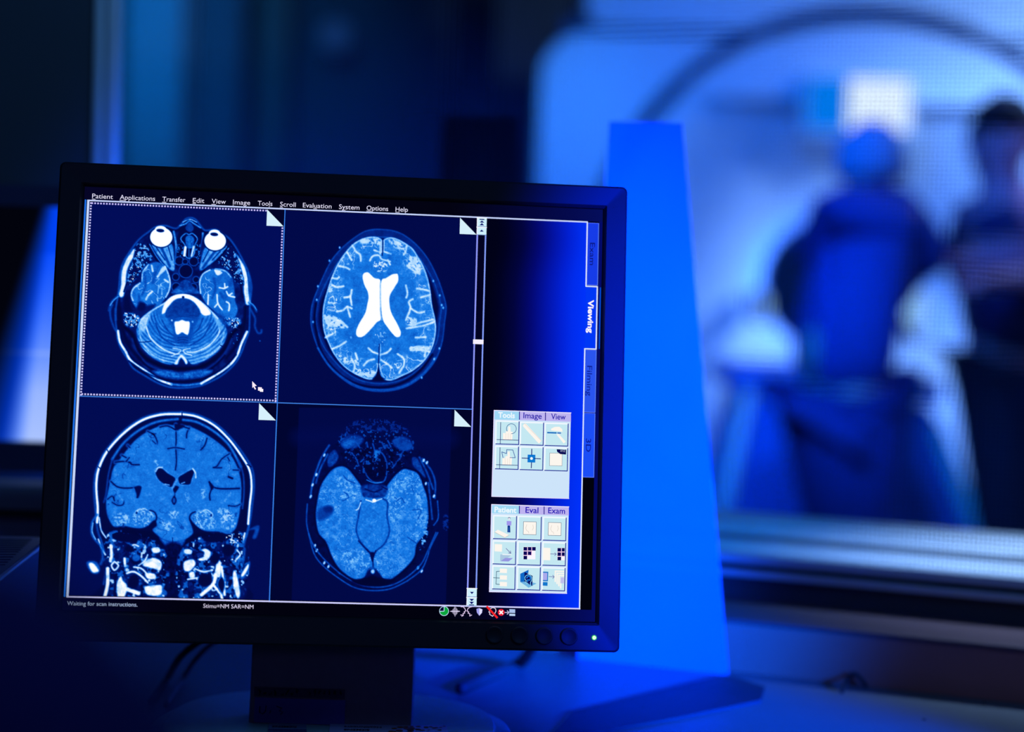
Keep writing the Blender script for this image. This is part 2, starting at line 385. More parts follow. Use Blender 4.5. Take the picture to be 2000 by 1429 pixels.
def scan_eyes(parent):             # axial slice through the eyes and the cerebellum
    s = Scan((3, 3, 478, 480), (150, 360), 3.2488)
    s.I[:] = .105
    head = [(718, 212), (752, 222), (785, 262), (815, 292), (880, 288), (930, 318), (968, 345), (1010, 402), (1050, 475), (1090, 560), (1108, 640), (1105, 700), (1098, 770), (1096, 860), (1092, 930), (1068, 1000), (1040, 1075), (1000, 1140), (930, 1205), (850, 1250), (780, 1278), (690, 1290), (600, 1287), (520, 1262), (440, 1218), (358, 1165), (325, 1110), (286, 1050), (262, 990), (254, 930), (246, 850), (250, 780), (262, 700), (270, 640), (276, 560), (298, 490), (345, 415), (395, 350), (452, 305), (500, 272), (560, 262), (625, 280), (655, 262), (690, 222)]
    s.fill(head, .04, 5); s.stroke(head, 9, .42, 6, closed=True)
    body = [(350, 430), (450, 320), (640, 300), (800, 310), (960, 370), (1060, 520), (1085, 700), (1080, 900), (1030, 1050), (900, 1190), (720, 1250), (540, 1230), (390, 1130), (290, 990), (275, 760), (290, 560)]
    s.fill(body, .13, 8, tex=.22, tsc=40)
    # fat under the skin
    s.stroke([(262, 930), (275, 1000), (310, 1060), (345, 1120), (430, 1180), (520, 1238), (600, 1268)], 15, .98, 4, br=.25)
    s.stroke([(600, 1268), (690, 1274), (790, 1262)], 13, .62, 7, br=.5)
    s.stroke([(790, 1262), (860, 1222), (960, 1155), (1015, 1090), (1045, 1010), (1080, 935)], 15, .98, 4, br=.25)
    s.stroke([(368, 425), (325, 490), (300, 560), (296, 640), (282, 700)], 32, .93, 6, br=.2)
    s.stroke([(1010, 462), (1052, 530), (1070, 600), (1075, 680), (1086, 750)], 30, .93, 6, br=.25)
    s.stroke([(985, 470), (1028, 560), (1040, 640), (1052, 720)], 9, .05, 3); s.stroke([(400, 440), (350, 520), (325, 600), (300, 680)], 10, .05, 3)
    s.stroke([(1088, 560), (1098, 650), (1094, 750)], 6, .5, 4)
    # jaw muscles with grains
    lm = [(385, 375), (450, 400), (480, 470), (430, 520), (380, 590), (330, 640), (320, 590), (350, 500)]
    rm = [(960, 385), (1010, 440), (1050, 560), (1060, 640), (1010, 620), (960, 540), (900, 510), (920, 440)]
    for m, sd in ((lm, 1), (rm, 2)):
        s.fill(m, .10, 5); s.speck(m, .62, .46, 13, seed=sd); s.speck(m, .95, .24, 9, seed=sd + 3)
    s.lines([[(450, 380), (500, 470), (560, 540), (600, 590)], [(965, 390), (900, 470), (830, 520), (790, 560)]], 10, .03, 3)
    s.lines([[(462, 380), (512, 466), (570, 534)], [(950, 395), (888, 466), (815, 520)]], 5, .62, 3)
    # optic cones
    lc = [(478, 385), (540, 400), (602, 380), (618, 470), (618, 545), (580, 530), (520, 455)]
    rc = [(818, 400), (880, 420), (935, 408), (890, 470), (830, 520), (780, 545), (790, 470)]
    for c in (lc, rc): s.fill(c, .62, 5, tex=.3, tsc=26)
    s.lines([[(535, 398), (560, 450), (590, 520)], [(880, 420), (850, 460), (800, 530)]], 16, .30, 4)
    s.lines([[(505, 400), (560, 480)], [(580, 395), (605, 480)], [(910, 425), (860, 480)], [(840, 415), (800, 490)]], 6, .12, 3)
    s.lines([[(615, 300), (632, 400), (628, 500)], [(800, 310), (780, 400), (772, 500)]], 13, .60, 4, br=.2)
    for cx, cy, rx, ry in ((536, 335, 71, 62), (878, 359, 69, 60)):
        s.ell(cx, cy, rx + 7, ry + 7, .02, 3); s.ell(cx, cy, rx, ry, 1.0, 3); s.ell(cx - 4, cy - 50, 36, 22, 1.0, 3)
        s.ell(cx - 6, cy - 42, 25, 11, .06, 3, rot=6)
    # nose
    s.fill([(650, 300), (718, 235), (790, 310), (785, 400), (770, 520), (640, 520), (635, 400)], .05, 5)
    s.stroke([(655, 262), (690, 250), (716, 232), (745, 250), (785, 275)], 9, .62, 4, br=.3); s.stroke([(672, 240), (718, 222), (760, 240)], 5, .8, 3, br=.3)
    s.fill([(690, 275), (716, 240), (742, 275), (728, 300), (705, 298)], .3, 4)
    s.stroke([(660, 345), (690, 312), (712, 318), (735, 312), (765, 345), (748, 390), (745, 440), (712, 470), (682, 440), (688, 390)], 7, .60, 3, closed=True, br=.3)
    s.fill([(690, 340), (716, 322), (745, 345), (735, 400), (700, 400)], .42, 4, tex=.3, tsc=14)
    s.lines([[(688, 400), (684, 450)], [(742, 395), (728, 455)]], 13, .88, 4); s.lines([[(712, 330), (712, 470)]], 5, .5, 2)
    s.stroke([(690, 400), (682, 450)], 14, .97, 4)
    s.speck([(640, 380), (675, 380), (670, 510), (638, 500)], .5, .45, 12, seed=5); s.speck([(750, 380), (785, 380), (775, 510), (750, 510)], .5, .45, 12, seed=6)
    for x, y, r in ((650, 485, 24), (742, 488, 26), (688, 490, 15), (692, 550, 40), (628, 587, 19), (757, 604, 17), (630, 652, 25), (739, 654, 23)):
        s.ell(x, y, r + 5, r + 5, .42, 4); s.ell(x, y, r, r, .04, 3)
    s.fill([(600, 690), (650, 640), (690, 605), (730, 640), (780, 690), (700, 690)], .38, 6, tex=.3, tsc=16); s.fill([(665, 615), (715, 612), (728, 665), (655, 668)], .3, 5, tex=.3, tsc=14)
    # temporal lobes
    lt = [(512, 492), (556, 520), (588, 590), (592, 660), (562, 722), (510, 785), (452, 815), (392, 800), (352, 745), (345, 692), (368, 642), (412, 612), (418, 555), (455, 508)]
    rt = [(895, 535), (955, 552), (985, 600), (1000, 665), (1004, 735), (1022, 800), (985, 858), (930, 850), (868, 800), (820, 755), (786, 690), (780, 622), (802, 570), (845, 542)]
    for c, kk in ((lt, 0), (rt, 3)):
        s.fill(c, .47, 5, tex=.16, tsc=50, k=kk); s.gyri(c, 0, .35, 60, .9, k=kk, thin=.03)
    s.stroke([(560, 520), (588, 590), (590, 660), (565, 715)], 8, .9, 4, br=.3); s.stroke([(845, 542), (800, 570), (780, 622), (786, 690)], 8, .9, 4, br=.3)
    s.stroke([(455, 508), (420, 555), (414, 612)], 8, .8, 4, br=.3); s.stroke([(400, 628), (360, 660), (346, 700), (356, 735)], 9, .85, 4, br=.3)
    s.stroke([(880, 536), (940, 548), (980, 590)], 7, .8, 4, br=.3)
    s.lines([[(430, 560), (436, 640), (415, 700)], [(500, 560), (485, 620)], [(395, 700), (400, 780)]], 14, .33, 8)
    s.lines([[(560, 525), (530, 560), (512, 585)], [(478, 680), (452, 705), (440, 730)], [(475, 515), (482, 550)], [(558, 605), (580, 620)]], 11, .86, 4)
    s.fill([(548, 520), (565, 540), (528, 575), (512, 590), (530, 545)], .85, 5)
    s.lines([[(520, 640), (515, 690)], [(475, 740), (490, 770)], [(540, 660), (540, 700)]], 6, .75, 3)
    s.lines([[(878, 545), (900, 570), (918, 560)], [(905, 655), (935, 660), (958, 648)], [(938, 630), (940, 655)], [(950, 680), (965, 705), (1002, 715)], [(965, 705), (985, 690)], [(890, 700), (896, 755), (922, 795)], [(896, 755), (875, 778)], [(950, 745), (968, 760), (965, 800)], [(835, 700), (832, 760)]], 9, .92, 3.5)
    s.fill([(875, 545), (915, 548), (905, 572), (888, 575)], .9, 4)
    s.lines([[(870, 600), (880, 660), (860, 720)], [(930, 720), (910, 690)], [(985, 600), (970, 640)]], 14, .32, 9)
    # dark petrous bone between lobes and cerebellum
    s.fill([(380, 780), (440, 770), (500, 760), (470, 810), (410, 850), (370, 860)], .14, 9); s.fill([(400, 745), (440, 760), (420, 800), (385, 790)], .08, 9)
    s.fill([(870, 810), (950, 850), (1000, 850), (960, 900), (900, 880)], .28, 9, tex=.3, tsc=18)
    # cerebellum
    cb = [(402, 862), (470, 800), (560, 748), (640, 702), (700, 700), (778, 745), (850, 800), (905, 862), (950, 915), (944, 985), (895, 1060), (810, 1118), (735, 1142), (700, 1110), (662, 1080), (640, 1120), (590, 1142), (500, 1112), (430, 1055), (388, 985), (380, 920)]
    s.fill(cb, .46, 5, tex=.12, tsc=30)
    ix, a, sd = s.cover(cb, 4); x, y = s.X[ix], s.Y[ix]
    for cx, cy in ((672, 800),):
        rr = np.hypot((x - cx) * .92, (y - cy)) + 9 * (noise(x, y, 60, 2) - .5)
        fo = np.sin(rr / 3.1) * .5 + .5; m = a * np.clip((rr - 120) / 60, 0, 1) * np.clip((y - 790) / 40, 0, 1)
        s.I[ix] += m * (fo - .45) * .24 * (0.3 + noise(x, y, 70, 4)) + m * np.clip((rr - 220) / 120, 0, 1) * .12
    s.lines([[(440, 900), (470, 975), (540, 1040), (620, 1075)], [(905, 890), (900, 950), (840, 1020), (760, 1060), (700, 1065)]], 9, .88, 4, br=.2)
    s.lines([[(395, 930), (420, 1010), (480, 1080), (560, 1120)], [(935, 940), (900, 1040), (820, 1100)]], 8, .75, 4, br=.35)
    s.lines([[(500, 880), (540, 970), (620, 1020)], [(850, 880), (800, 970), (720, 1020)], [(540, 860), (580, 930), (640, 975)], [(800, 850), (770, 920), (700, 980)]], 7, .27, 4)
    s.lines([[(395, 1000), (430, 1000), (470, 995)], [(910, 1020), (938, 1033)]], 5, .08, 2)
    s.fill([(402, 862), (470, 805), (455, 860), (430, 930), (400, 920)], .74, 8); s.fill([(905, 862), (860, 815), (880, 870), (910, 920), (930, 905)], .66, 8)
    # brain stem with the bright fluid around it
    s.stroke([(408, 858), (470, 806), (560, 752), (622, 716), (700, 702), (765, 730), (830, 782), (895, 850)], 9, .82, 4)
    s.fill([(560, 752), (612, 705), (690, 696), (770, 730), (850, 812), (812, 832), (775, 800), (750, 752), (700, 725), (640, 724), (600, 752), (575, 800), (540, 820)], .97, 4)
    s.fill([(600, 756), (640, 728), (705, 728), (748, 756), (782, 800), (768, 842), (672, 835), (572, 848), (566, 800)], .28, 5, tex=.12, tsc=20)
    s.ell(675, 716, 8, 8, .05, 3); s.stroke([(600, 850), (672, 838), (760, 850)], 7, .2, 4)
    s.fill([(585, 850), (672, 845), (770, 850), (745, 905), (730, 990), (672, 1020), (615, 990), (605, 905)], .36, 10)
    s.fill([(622, 872), (648, 868), (668, 860), (690, 868), (714, 872), (716, 905), (706, 952), (690, 950), (668, 938), (645, 952), (630, 945), (622, 905)], 1.0, 4)
    s.ell(603, 862, 6, 6, .8, 3); s.ell(735, 872, 6, 6, .7, 3)
    s.lines([[(640, 975), (672, 968), (705, 975)], [(640, 990), (672, 984), (705, 990)], [(642, 1005), (672, 1000), (702, 1005)]], 4, .22, 2)
    s.fill([(662, 1078), (690, 1100), (704, 1130), (690, 1140), (668, 1110), (645, 1140), (618, 1138), (640, 1105)], .92, 5)
    s.lines([[(610, 1040), (660, 1050), (640, 1075)], [(720, 1040), (675, 1052), (695, 1075)], [(600, 1090), (650, 1070)], [(730, 1085), (680, 1070)]], 6, .85, 3)
    s.fill([(662, 1100), (640, 1150), (660, 1180), (690, 1150)], .12, 6)
    # mastoid grains, skull and neck muscles
    for m, sd in (([(298, 820), (360, 815), (400, 850), (370, 900), (310, 895)], 11), ([(940, 850), (1000, 845), (1040, 860), (1030, 920), (970, 900)], 12)):
        s.speck(m, .6, .55, 12, seed=sd); s.speck(m, .98, .36, 10, seed=sd + 2)
    s.fill([(325, 700), (345, 770), (350, 810), (300, 800), (300, 730)], .06, 8)
    sk = [(290, 900), (350, 950), (385, 1040), (450, 1110), (560, 1158), (660, 1170), (780, 1158), (870, 1110), (940, 1040), (985, 950), (1040, 900)]
    s.stroke(sk, 26, .02, 8); s.stroke([(a, b + 30) for a, b in sk[1:-1]], 12, .24, 6, br=.5); s.stroke([(a, b + 46) for a, b in sk[2:-2]], 10, .02, 5)
    s.fill([(480, 1185), (580, 1180), (660, 1195), (760, 1180), (860, 1180), (800, 1220), (680, 1232), (560, 1222)], .44, 10, tex=.35, tsc=14)
    s.stroke([(330, 1120), (440, 1195), (560, 1240), (690, 1250), (820, 1225), (930, 1165), (1010, 1080)], 9, .02, 5)
    s.lines([[(270, 780), (285, 900), (330, 1020), (400, 1110)], [(1070, 780), (1060, 900), (1010, 1020), (950, 1100)]], 22, .04, 8)
    s.speck([(985, 900), (1020, 900), (1015, 1010), (985, 990)], .8, .3, 12, seed=21)
    # ears
    s.lines([[(265, 705), (225, 740), (208, 775), (204, 800)], [(225, 765), (212, 800), (216, 850), (235, 905), (250, 930)], [(245, 790), (248, 860)]], 10, .36, 6)
    s.stroke([(262, 712), (232, 738), (212, 768)], 5, .75, 4, br=.3)
    s.lines([[(1092, 750), (1125, 775), (1140, 805)], [(1100, 790), (1132, 850), (1130, 900), (1148, 940), (1168, 942), (1172, 925)]], 11, .34, 6)
    s.stroke([(1092, 745), (1120, 765), (1140, 795)], 5, .7, 4, br=.3); s.ell(1162, 993, 4, 4, .45, 3)
    return s.done('brain_scan', parent, 3)

def scan_ventricles(parent):       # axial slice through the lateral ventricles
    s = Scan((482, 3, 957, 480), (540, 390), 3.4024)
    s.I[:] = .06
    out = [(700, 198), (780, 208), (855, 240), (935, 305), (1010, 400), (1070, 520), (1108, 630), (1127, 715), (1116, 820), (1100, 945), (1058, 1060), (985, 1155), (880, 1232), (760, 1268), (640, 1270), (520, 1240), (415, 1170), (335, 1085), (275, 980), (238, 870), (228, 780), (242, 680), (292, 555), (345, 440), (395, 365), (470, 290), (565, 222), (630, 200)]
    s.fill(out, .20, 5, tex=.10, tsc=40)
    s.stroke(out, 9, .34, 4, closed=True, br=.2)
    c = np.array([690, 725]); inn = [tuple(c + (np.array(p) - c) * (.925 if 500 < p[1] < 1000 else .905)) for p in out]
    s.stroke(inn, 7, .38, 5, closed=True, br=.5)
    inn2 = [tuple(c + (np.array(p) - c) * .885) for p in out]
    s.fill(inn2, .035, 8)
    s.stroke([(262, 690), (252, 790), (268, 900), (300, 1010), (370, 1110), (470, 1195), (600, 1240), (740, 1243), (860, 1205), (960, 1130), (1035, 1030)], 16, .02, 6); s.stroke([(275, 985), (345, 1095), (430, 1175), (540, 1238), (650, 1262), (770, 1258), (880, 1222), (985, 1145), (1055, 1050)], 12, .40, 5, br=.2)
    for x, y in ((420, 318), (352, 405), (268, 665), (275, 575), (243, 812), (1042, 540), (1085, 635), (1098, 700), (1108, 718), (1082, 988), (1048, 1058), (965, 1182)): s.ell(x, y, 6, 8, .72, 4)
    br = [(600, 254), (655, 250), (690, 262), (706, 275), (725, 262), (762, 254), (812, 268), (870, 302), (905, 330), (940, 385), (972, 440), (1000, 515), (1018, 600), (1030, 700), (1050, 790), (1056, 870), (1036, 970), (985, 1062), (905, 1132), (828, 1170), (765, 1196), (712, 1188), (682, 1150), (655, 1180), (610, 1190), (530, 1158), (450, 1105), (385, 1025), (348, 950), (318, 870), (310, 780), (318, 690), (342, 600), (372, 510), (412, 425), (470, 340), (530, 284)]
    s.fill(br, .525, 5, tex=.12, tsc=45)
    ix, a, sd = s.cover(br, 4); x, y = s.X[ix], s.Y[ix]
    s.I[ix] -= a * np.clip((-sd - 75) / 60, 0, 1) * .04
    s.gyri(br, 0, .45, 60, .75, depth=120, k=1, thin=.035); s.gyri(br, 0, .4, 42, .6, depth=85, k=4, thin=.03)
    s.stroke(br, 9, .80, 4, closed=True, br=.15)
    # furrows
    s.lines([[(505, 305), (530, 345), (555, 365), (560, 405)], [(470, 350), (490, 385), (500, 400)], [(415, 440), (460, 450), (485, 462)], [(375, 520), (400, 525), (415, 515)], [(368, 565), (400, 580), (445, 575)], [(348, 685), (385, 688)], [(400, 742), (440, 735), (470, 712), (500, 722)], [(470, 712), (490, 780)], [(500, 600), (490, 640), (450, 650)], [(490, 640), (500, 700)],
             [(318, 770), (350, 815), (400, 840)], [(320, 790), (380, 790), (430, 812), (470, 845)], [(345, 830), (400, 800), (450, 830)], [(325, 915), (375, 890)], [(372, 990), (420, 970), (462, 942)], [(500, 1060), (520, 1100), (512, 1140)], [(525, 1020), (538, 1060)], [(580, 1100), (610, 1070), (650, 1060)], [(610, 985), (640, 1010), (672, 1022)]], 12, .88, 5, br=.3)
    s.lines([[(865, 308), (858, 345), (845, 365)], [(800, 290), (815, 320)], [(890, 380), (905, 430), (945, 480)], [(870, 440), (910, 470), (950, 490)], [(935, 590), (985, 598), (1015, 605)], [(960, 648), (1020, 632)], [(860, 570), (870, 620), (862, 650)], [(905, 660), (880, 680), (890, 720), (860, 800)], [(890, 720), (940, 750), (980, 745)], [(870, 780), (905, 800), (900, 830)],
             [(865, 855), (920, 845), (980, 835), (1045, 812)], [(905, 835), (960, 815), (1040, 795)], [(925, 915), (990, 912)], [(890, 985), (940, 980), (1010, 985)], [(895, 1000), (960, 995), (1015, 1010)], [(805, 1025), (845, 1055), (845, 1100), (815, 1150)], [(760, 990), (735, 1015), (690, 1030)], [(695, 1065), (735, 1090), (765, 1115)], [(990, 1010), (985, 1040)]], 12, .88, 5, br=.3)
    s.lines([[(620, 405), (640, 375), (680, 370), (700, 395), (755, 410)], [(690, 300), (690, 360)], [(715, 345), (760, 360)], [(650, 335), (690, 350)], [(740, 400), (755, 430)]], 11, .84, 4, br=.25)
    for p in ([(870, 390), (930, 380), (960, 440), (950, 495), (900, 480), (870, 440)], [(318, 765), (400, 780), (470, 840), (420, 855), (350, 840), (315, 800)], [(570, 260), (690, 262), (690, 300), (620, 290), (560, 290)], [(740, 262), (830, 285), (850, 330), (790, 320)], [(895, 970), (1010, 975), (1010, 1000), (900, 1010)], [(870, 790), (930, 790), (920, 840), (870, 830)], [(400, 1030), (470, 1050), (460, 1090)], [(520, 1150), (650, 1140), (640, 1180), (560, 1170)]):
        s.speck(p, .82, .62, 16, seed=int(p[0][0]) % 7)
    s.speck([(650, 410), (690, 405), (735, 425), (730, 470), (690, 480), (650, 465)], .85, .48, 12, seed=3)
    s.speck([(660, 870), (720, 870), (725, 960), (650, 960)], .75, .42, 12, seed=4); s.ell(495, 915, 7, 7, .7, 4)
    s.lines([[(690, 960), (692, 1010), (675, 1030)]], 7, .7, 4)
    # ventricles
    lv = [(600, 482), (618, 490), (650, 520), (693, 540), (690, 650), (688, 740), (693, 795), (668, 812), (640, 845), (598, 890), (565, 912), (536, 906), (530, 872), (552, 818), (590, 752), (604, 690), (612, 650), (606, 610), (585, 568), (573, 520), (578, 492)]
    rv = [(790, 492), (806, 496), (808, 540), (780, 588), (752, 640), (752, 700), (765, 755), (800, 820), (825, 875), (820, 906), (795, 911), (772, 890), (740, 850), (708, 800), (698, 740), (694, 650), (697, 540), (730, 520), (765, 498)]
    for v in (lv, rv):
        s.stroke(v, 10, .44, 6, closed=True); s.fill(v, 1.0, 3.5)
    s.stroke([(694, 545), (692, 640), (690, 740), (700, 800)], 5, .80, 2.5)
    # the midline gap
    s.stroke([(706, 262), (706, 330), (702, 370)], 7, .06, 3); s.stroke([(698, 275), (698, 350)], 5, .85, 2); s.stroke([(716, 275), (714, 340)], 5, .8, 2)
    s.stroke([(684, 960), (680, 1050), (676, 1120)], 6, .08, 3); s.stroke([(690, 980), (690, 1060)], 4, .75, 3)
    s.fill([(676, 1110), (695, 1170), (720, 1192), (640, 1192), (660, 1165)], .03, 5); s.lines([[(672, 1090), (665, 1140), (645, 1170)], [(685, 1090), (695, 1140), (715, 1180)]], 6, .8, 3)
    return s.done('brain_scan', parent, 3)

def scan_coronal(parent):          # coronal slice with the neck below
    s = Scan((3, 484, 478, 961), (120, 770), 3.3233)
    s.I[:] = .085
    out = [(780, 116), (880, 132), (1000, 190), (1100, 282), (1190, 400), (1240, 490), (1250, 600), (1238, 720), (1222, 830), (1195, 930), (1180, 1010), (1175, 1100), (1170, 1200), (1185, 1345), (255, 1345), (275, 1230), (290, 1130), (285, 1050), (262, 960), (235, 880), (222, 760), (212, 640), (216, 540), (235, 470), (288, 365), (395, 245), (515, 160), (640, 122)]
    s.fill(out, .05, 5); s.stroke(out[:13] , 10, .40, 7); s.stroke(out[15:] + [out[0]], 10, .40, 7)
    s.stroke([(232, 830), (236, 740), (228, 640), (228, 560), (244, 478), (296, 372), (400, 256), (520, 170), (645, 132), (778, 128)], 15, 1.0, 4, br=.05)
    s.stroke([(784, 128), (880, 145), (990, 200), (1088, 292), (1172, 405), (1222, 495), (1234, 600), (1222, 720), (1212, 840)], 14, 1.0, 4, br=.05)
    s.lines([[(298, 360), (310, 385)], [(240, 470), (262, 490)], [(783, 118), (783, 140)], [(1205, 455), (1232, 470)]], 7, .05, 2)
    s.stroke([(330, 420), (400, 320), (500, 235), (620, 178), (755, 160)], 15, .50, 6, br=.15); s.stroke([(790, 165), (880, 180), (990, 240), (1080, 320), (1130, 400), (1165, 470)], 15, .52, 6, br=.15)
    s.stroke([(330, 420), (305, 520), (290, 640), (275, 700)], 9, .34, 5); s.stroke([(1150, 430), (1180, 520), (1185, 640), (1175, 740)], 9, .36, 5)
    br = [(742, 200), (700, 200), (640, 205), (560, 240), (485, 292), (425, 360), (372, 430), (335, 485), (318, 560), (300, 640), (290, 700), (300, 790), (345, 862), (400, 852), (450, 862), (512, 868), (560, 852), (602, 815), (620, 850), (592, 882), (640, 930), (690, 950), (720, 958), (800, 942), (852, 905), (845, 850), (832, 805), (870, 845), (930, 885), (1020, 890), (1085, 905), (1130, 870), (1150, 800), (1160, 740), (1168, 640), (1160, 530), (1122, 430), (1062, 350), (980, 285), (905, 240), (830, 208)]
    s.fill(br, .50, 5, tex=.07, tsc=26)
    ix, a, sd = s.cover(br, 4); x, y = s.X[ix], s.Y[ix]
    s.I[ix] += a * np.clip((-sd - 10) / 20, 0, 1) * np.clip(1 - (-sd - 10) / 60, 0, 1) * .035
    for g, w in (([(742, 195), (745, 300), (742, 345), (747, 430), (740, 490)], 8), ([(690, 352), (740, 345), (798, 355)], 7), ([(322, 565), (365, 600), (430, 608), (505, 600)], 9), ([(478, 604), (495, 640), (492, 668)], 11), ([(430, 330), (445, 345)], 6), ([(350, 440), (400, 435), (440, 440), (460, 455), (505, 456)], 9), ([(420, 435), (440, 410)], 8), ([(392, 395), (420, 410)], 8), ([(560, 240), (600, 262), (620, 300), (622, 320)], 7), ([(640, 212), (690, 205), (740, 230)], 8), ([(330, 700), (365, 720), (400, 715), (405, 690)], 7), ([(300, 680), (330, 660), (345, 690)], 7), ([(400, 852), (402, 838)], 6),
                 ([(830, 215), (815, 250), (812, 282)], 8), ([(945, 285), (930, 330), (905, 360)], 8), ([(780, 205), (830, 222)], 8), ([(1090, 385), (1040, 420), (1010, 465), (985, 475), (1040, 476)], 7), ([(960, 568), (985, 600), (1040, 612), (1155, 610)], 10), ([(978, 605), (962, 650), (965, 685)], 9), ([(1115, 490), (1150, 492)], 7), ([(1085, 722), (1130, 725), (1160, 712)], 6), ([(1080, 410), (1090, 430)], 6), ([(590, 300), (612, 320)], 5), ([(1085, 535), (1110, 545)], 12)):
        s.stroke(g, w + 14, .46, 8); s.stroke(g, w, .05, 3.5, br=.1)
    s.gyri(br, .1, -.16, 75, .9, depth=110, inset=8, k=2, thin=.022)
    s.fill([(735, 195), (742, 230), (770, 225), (800, 205), (770, 195)], .06, 5)
    s.fill([(958, 565), (990, 600), (975, 620), (965, 600)], .05, 5); s.fill([(480, 600), (520, 600), (500, 670), (488, 650)], .08, 5)
    s.lines([[(350, 470), (345, 530)], [(360, 640), (400, 690)], [(345, 740), (355, 800)], [(1100, 640), (1060, 690)]], 10, .57, 8)
    # ventricles
    for v in ([(628, 478), (655, 482), (690, 512), (735, 540), (738, 575), (716, 600), (688, 592), (640, 562), (618, 530), (610, 498)], [(760, 540), (795, 515), (848, 488), (860, 508), (845, 550), (835, 582), (798, 585), (768, 578)]):
        s.stroke(v, 12, .60, 5, closed=True); s.fill(v, .055, 4)
    s.lines([[(612, 500), (628, 476), (655, 474)], [(852, 482), (870, 510), (872, 540)]], 7, .88, 4); s.lines([[(672, 582), (700, 588)], [(780, 578), (800, 570)]], 6, .75, 3)
    s.fill([(728, 592), (762, 600), (745, 632), (736, 640), (724, 618)], .05, 4); s.stroke([(735, 635), (737, 655)], 6, .15, 3)
    s.fill([(733, 655), (748, 690), (732, 718), (714, 690)], .08, 4); s.ell(731, 688, 8, 16, .36, 3)
    s.ell(735, 580, 8, 40, .6, 5, rot=25)
    # hippocampi, stem
    for p in ([(490, 745), (560, 740), (600, 790), (560, 850), (480, 850), (460, 800)], [(850, 790), (920, 745), (985, 790), (1000, 860), (920, 875), (870, 840)], [(650, 820), (700, 825), (740, 870), (720, 895), (670, 870)], [(1010, 740), (1100, 760), (1130, 850), (1060, 870)], [(700, 760), (760, 760), (750, 800), (705, 800)], [(340, 780), (420, 770), (440, 830), (360, 850)]):
        s.speck(p, .70, .52, 11, seed=int(p[0][0]) % 7)
    s.lines([[(486, 768), (500, 748), (545, 742)], [(905, 765), (940, 748), (980, 775), (975, 795)]], 6, .82, 4)
    s.lines([[(575, 752), (605, 765), (618, 800), (600, 840), (575, 870)], [(868, 762), (842, 775), (832, 805), (850, 850)]], 9, .05, 4); s.ell(488, 768, 5, 9, .08, 3); s.ell(972, 785, 6, 10, .15, 3)
    s.speck([(600, 430), (635, 425), (630, 460), (605, 460)], .7, .5, 12, seed=2); s.speck([(800, 640), (830, 640), (825, 700), (805, 700)], .62, .5, 12, seed=5); s.speck([(905, 620), (930, 620), (930, 670), (905, 670)], .7, .5, 12, seed=6)
    # base of the skull: black, then bright bone, fat and vessels
    s.fill([(310, 870), (400, 862), (512, 880), (590, 890), (660, 950), (700, 960), (700, 1010), (640, 985), (520, 1000), (440, 960), (400, 1010), (330, 960)], .03, 8)
    s.fill([(1140, 880), (1085, 915), (1000, 900), (930, 895), (860, 905), (800, 950), (760, 965), (790, 1000), (880, 980), (1000, 1010), (1100, 990)], .03, 8)
    s.fill([(640, 930), (720, 958), (800, 940), (780, 985), (745, 1010), (700, 1010), (665, 970)], .42, 8, tex=.15, tsc=15); s.stroke([(722, 930), (722, 980)], 5, .12, 3)
    s.fill([(310, 960), (640, 990), (660, 1345), (330, 1345)], .12, 14, tex=.2, tsc=30); s.fill([(800, 990), (1150, 960), (1170, 1345), (780, 1345)], .12, 14, tex=.2, tsc=30)
    s.fill([(660, 1000), (790, 1000), (760, 1345), (660, 1345)], .045, 10, tex=.12, tsc=14)
    for k, reg in enumerate(([(300, 900), (660, 990), (660, 1345), (340, 1345)], [(790, 990), (1180, 900), (1160, 1345), (780, 1345)])):
        s.speck(reg, .42, .46, 30, seed=k + 1); s.speck(reg, .80, .30, 24, seed=k + 3); s.speck(reg, .03, .36, 26, seed=k + 5)
    W = 1.0
    for p in ([(540, 1085), (600, 1060), (650, 1090), (640, 1140), (600, 1130), (560, 1120), (530, 1110)], [(795, 1090), (850, 1070), (870, 1100), (840, 1140), (800, 1145)], [(900, 1020), (930, 1000), (965, 1020), (960, 1060), (920, 1080), (885, 1070), (925, 1050)], [(585, 1000), (630, 992), (640, 1020), (600, 1030)], [(800, 1005), (845, 1010), (840, 1035), (800, 1030)], [(540, 1250), (600, 1240), (650, 1240), (640, 1300), (560, 1300)], [(360, 1230), (385, 1180), (400, 1210), (425, 1240), (410, 1310), (370, 1320)], [(1010, 1080), (1035, 1090), (1030, 1180), (1000, 1170)], [(545, 1160), (605, 1165), (610, 1195), (560, 1195)], [(830, 1160), (860, 1150), (865, 1185), (835, 1190)], [(1115, 1150), (1135, 1160), (1160, 1290), (1140, 1320), (1115, 1230)]):
        s.fill(p, .92, 5, tex=.35, tsc=20)
    for g, w in (([(320, 980), (325, 1040), (318, 1080)], 18), ([(345, 1085), (370, 1110), (345, 1140), (325, 1110), (345, 1085)], 10), ([(410, 1065), (412, 1100)], 16), ([(440, 1000), (470, 975), (500, 985)], 8), ([(425, 1160), (470, 1150), (520, 1180), (560, 1220)], 12), ([(430, 1265), (500, 1290)], 26), ([(1040, 1120), (1050, 1200), (1060, 1300)], 15), ([(1000, 1170), (985, 1230), (910, 1300)], 22), ([(985, 1235), (1030, 1290), (1045, 1330)], 16), ([(300, 1130), (300, 1230), (280, 1320)], 22), ([(865, 1130), (920, 1150), (980, 1140)], 10), ([(820, 1200), (880, 1190), (920, 1180)], 10), ([(560, 1040), (540, 1080), (500, 1110)], 8), ([(470, 1120), (520, 1130), (560, 1170)], 10), ([(1140, 1010), (1160, 1040), (1135, 1070)], 9), ([(240, 940), (262, 1000), (285, 1040)], 9), ([(1190, 900), (1180, 960)], 10), ([(245, 800), (258, 880), (290, 930)], 8), ([(1070, 930), (1120, 950)], 9), ([(1110, 910), (1100, 960)], 7)):
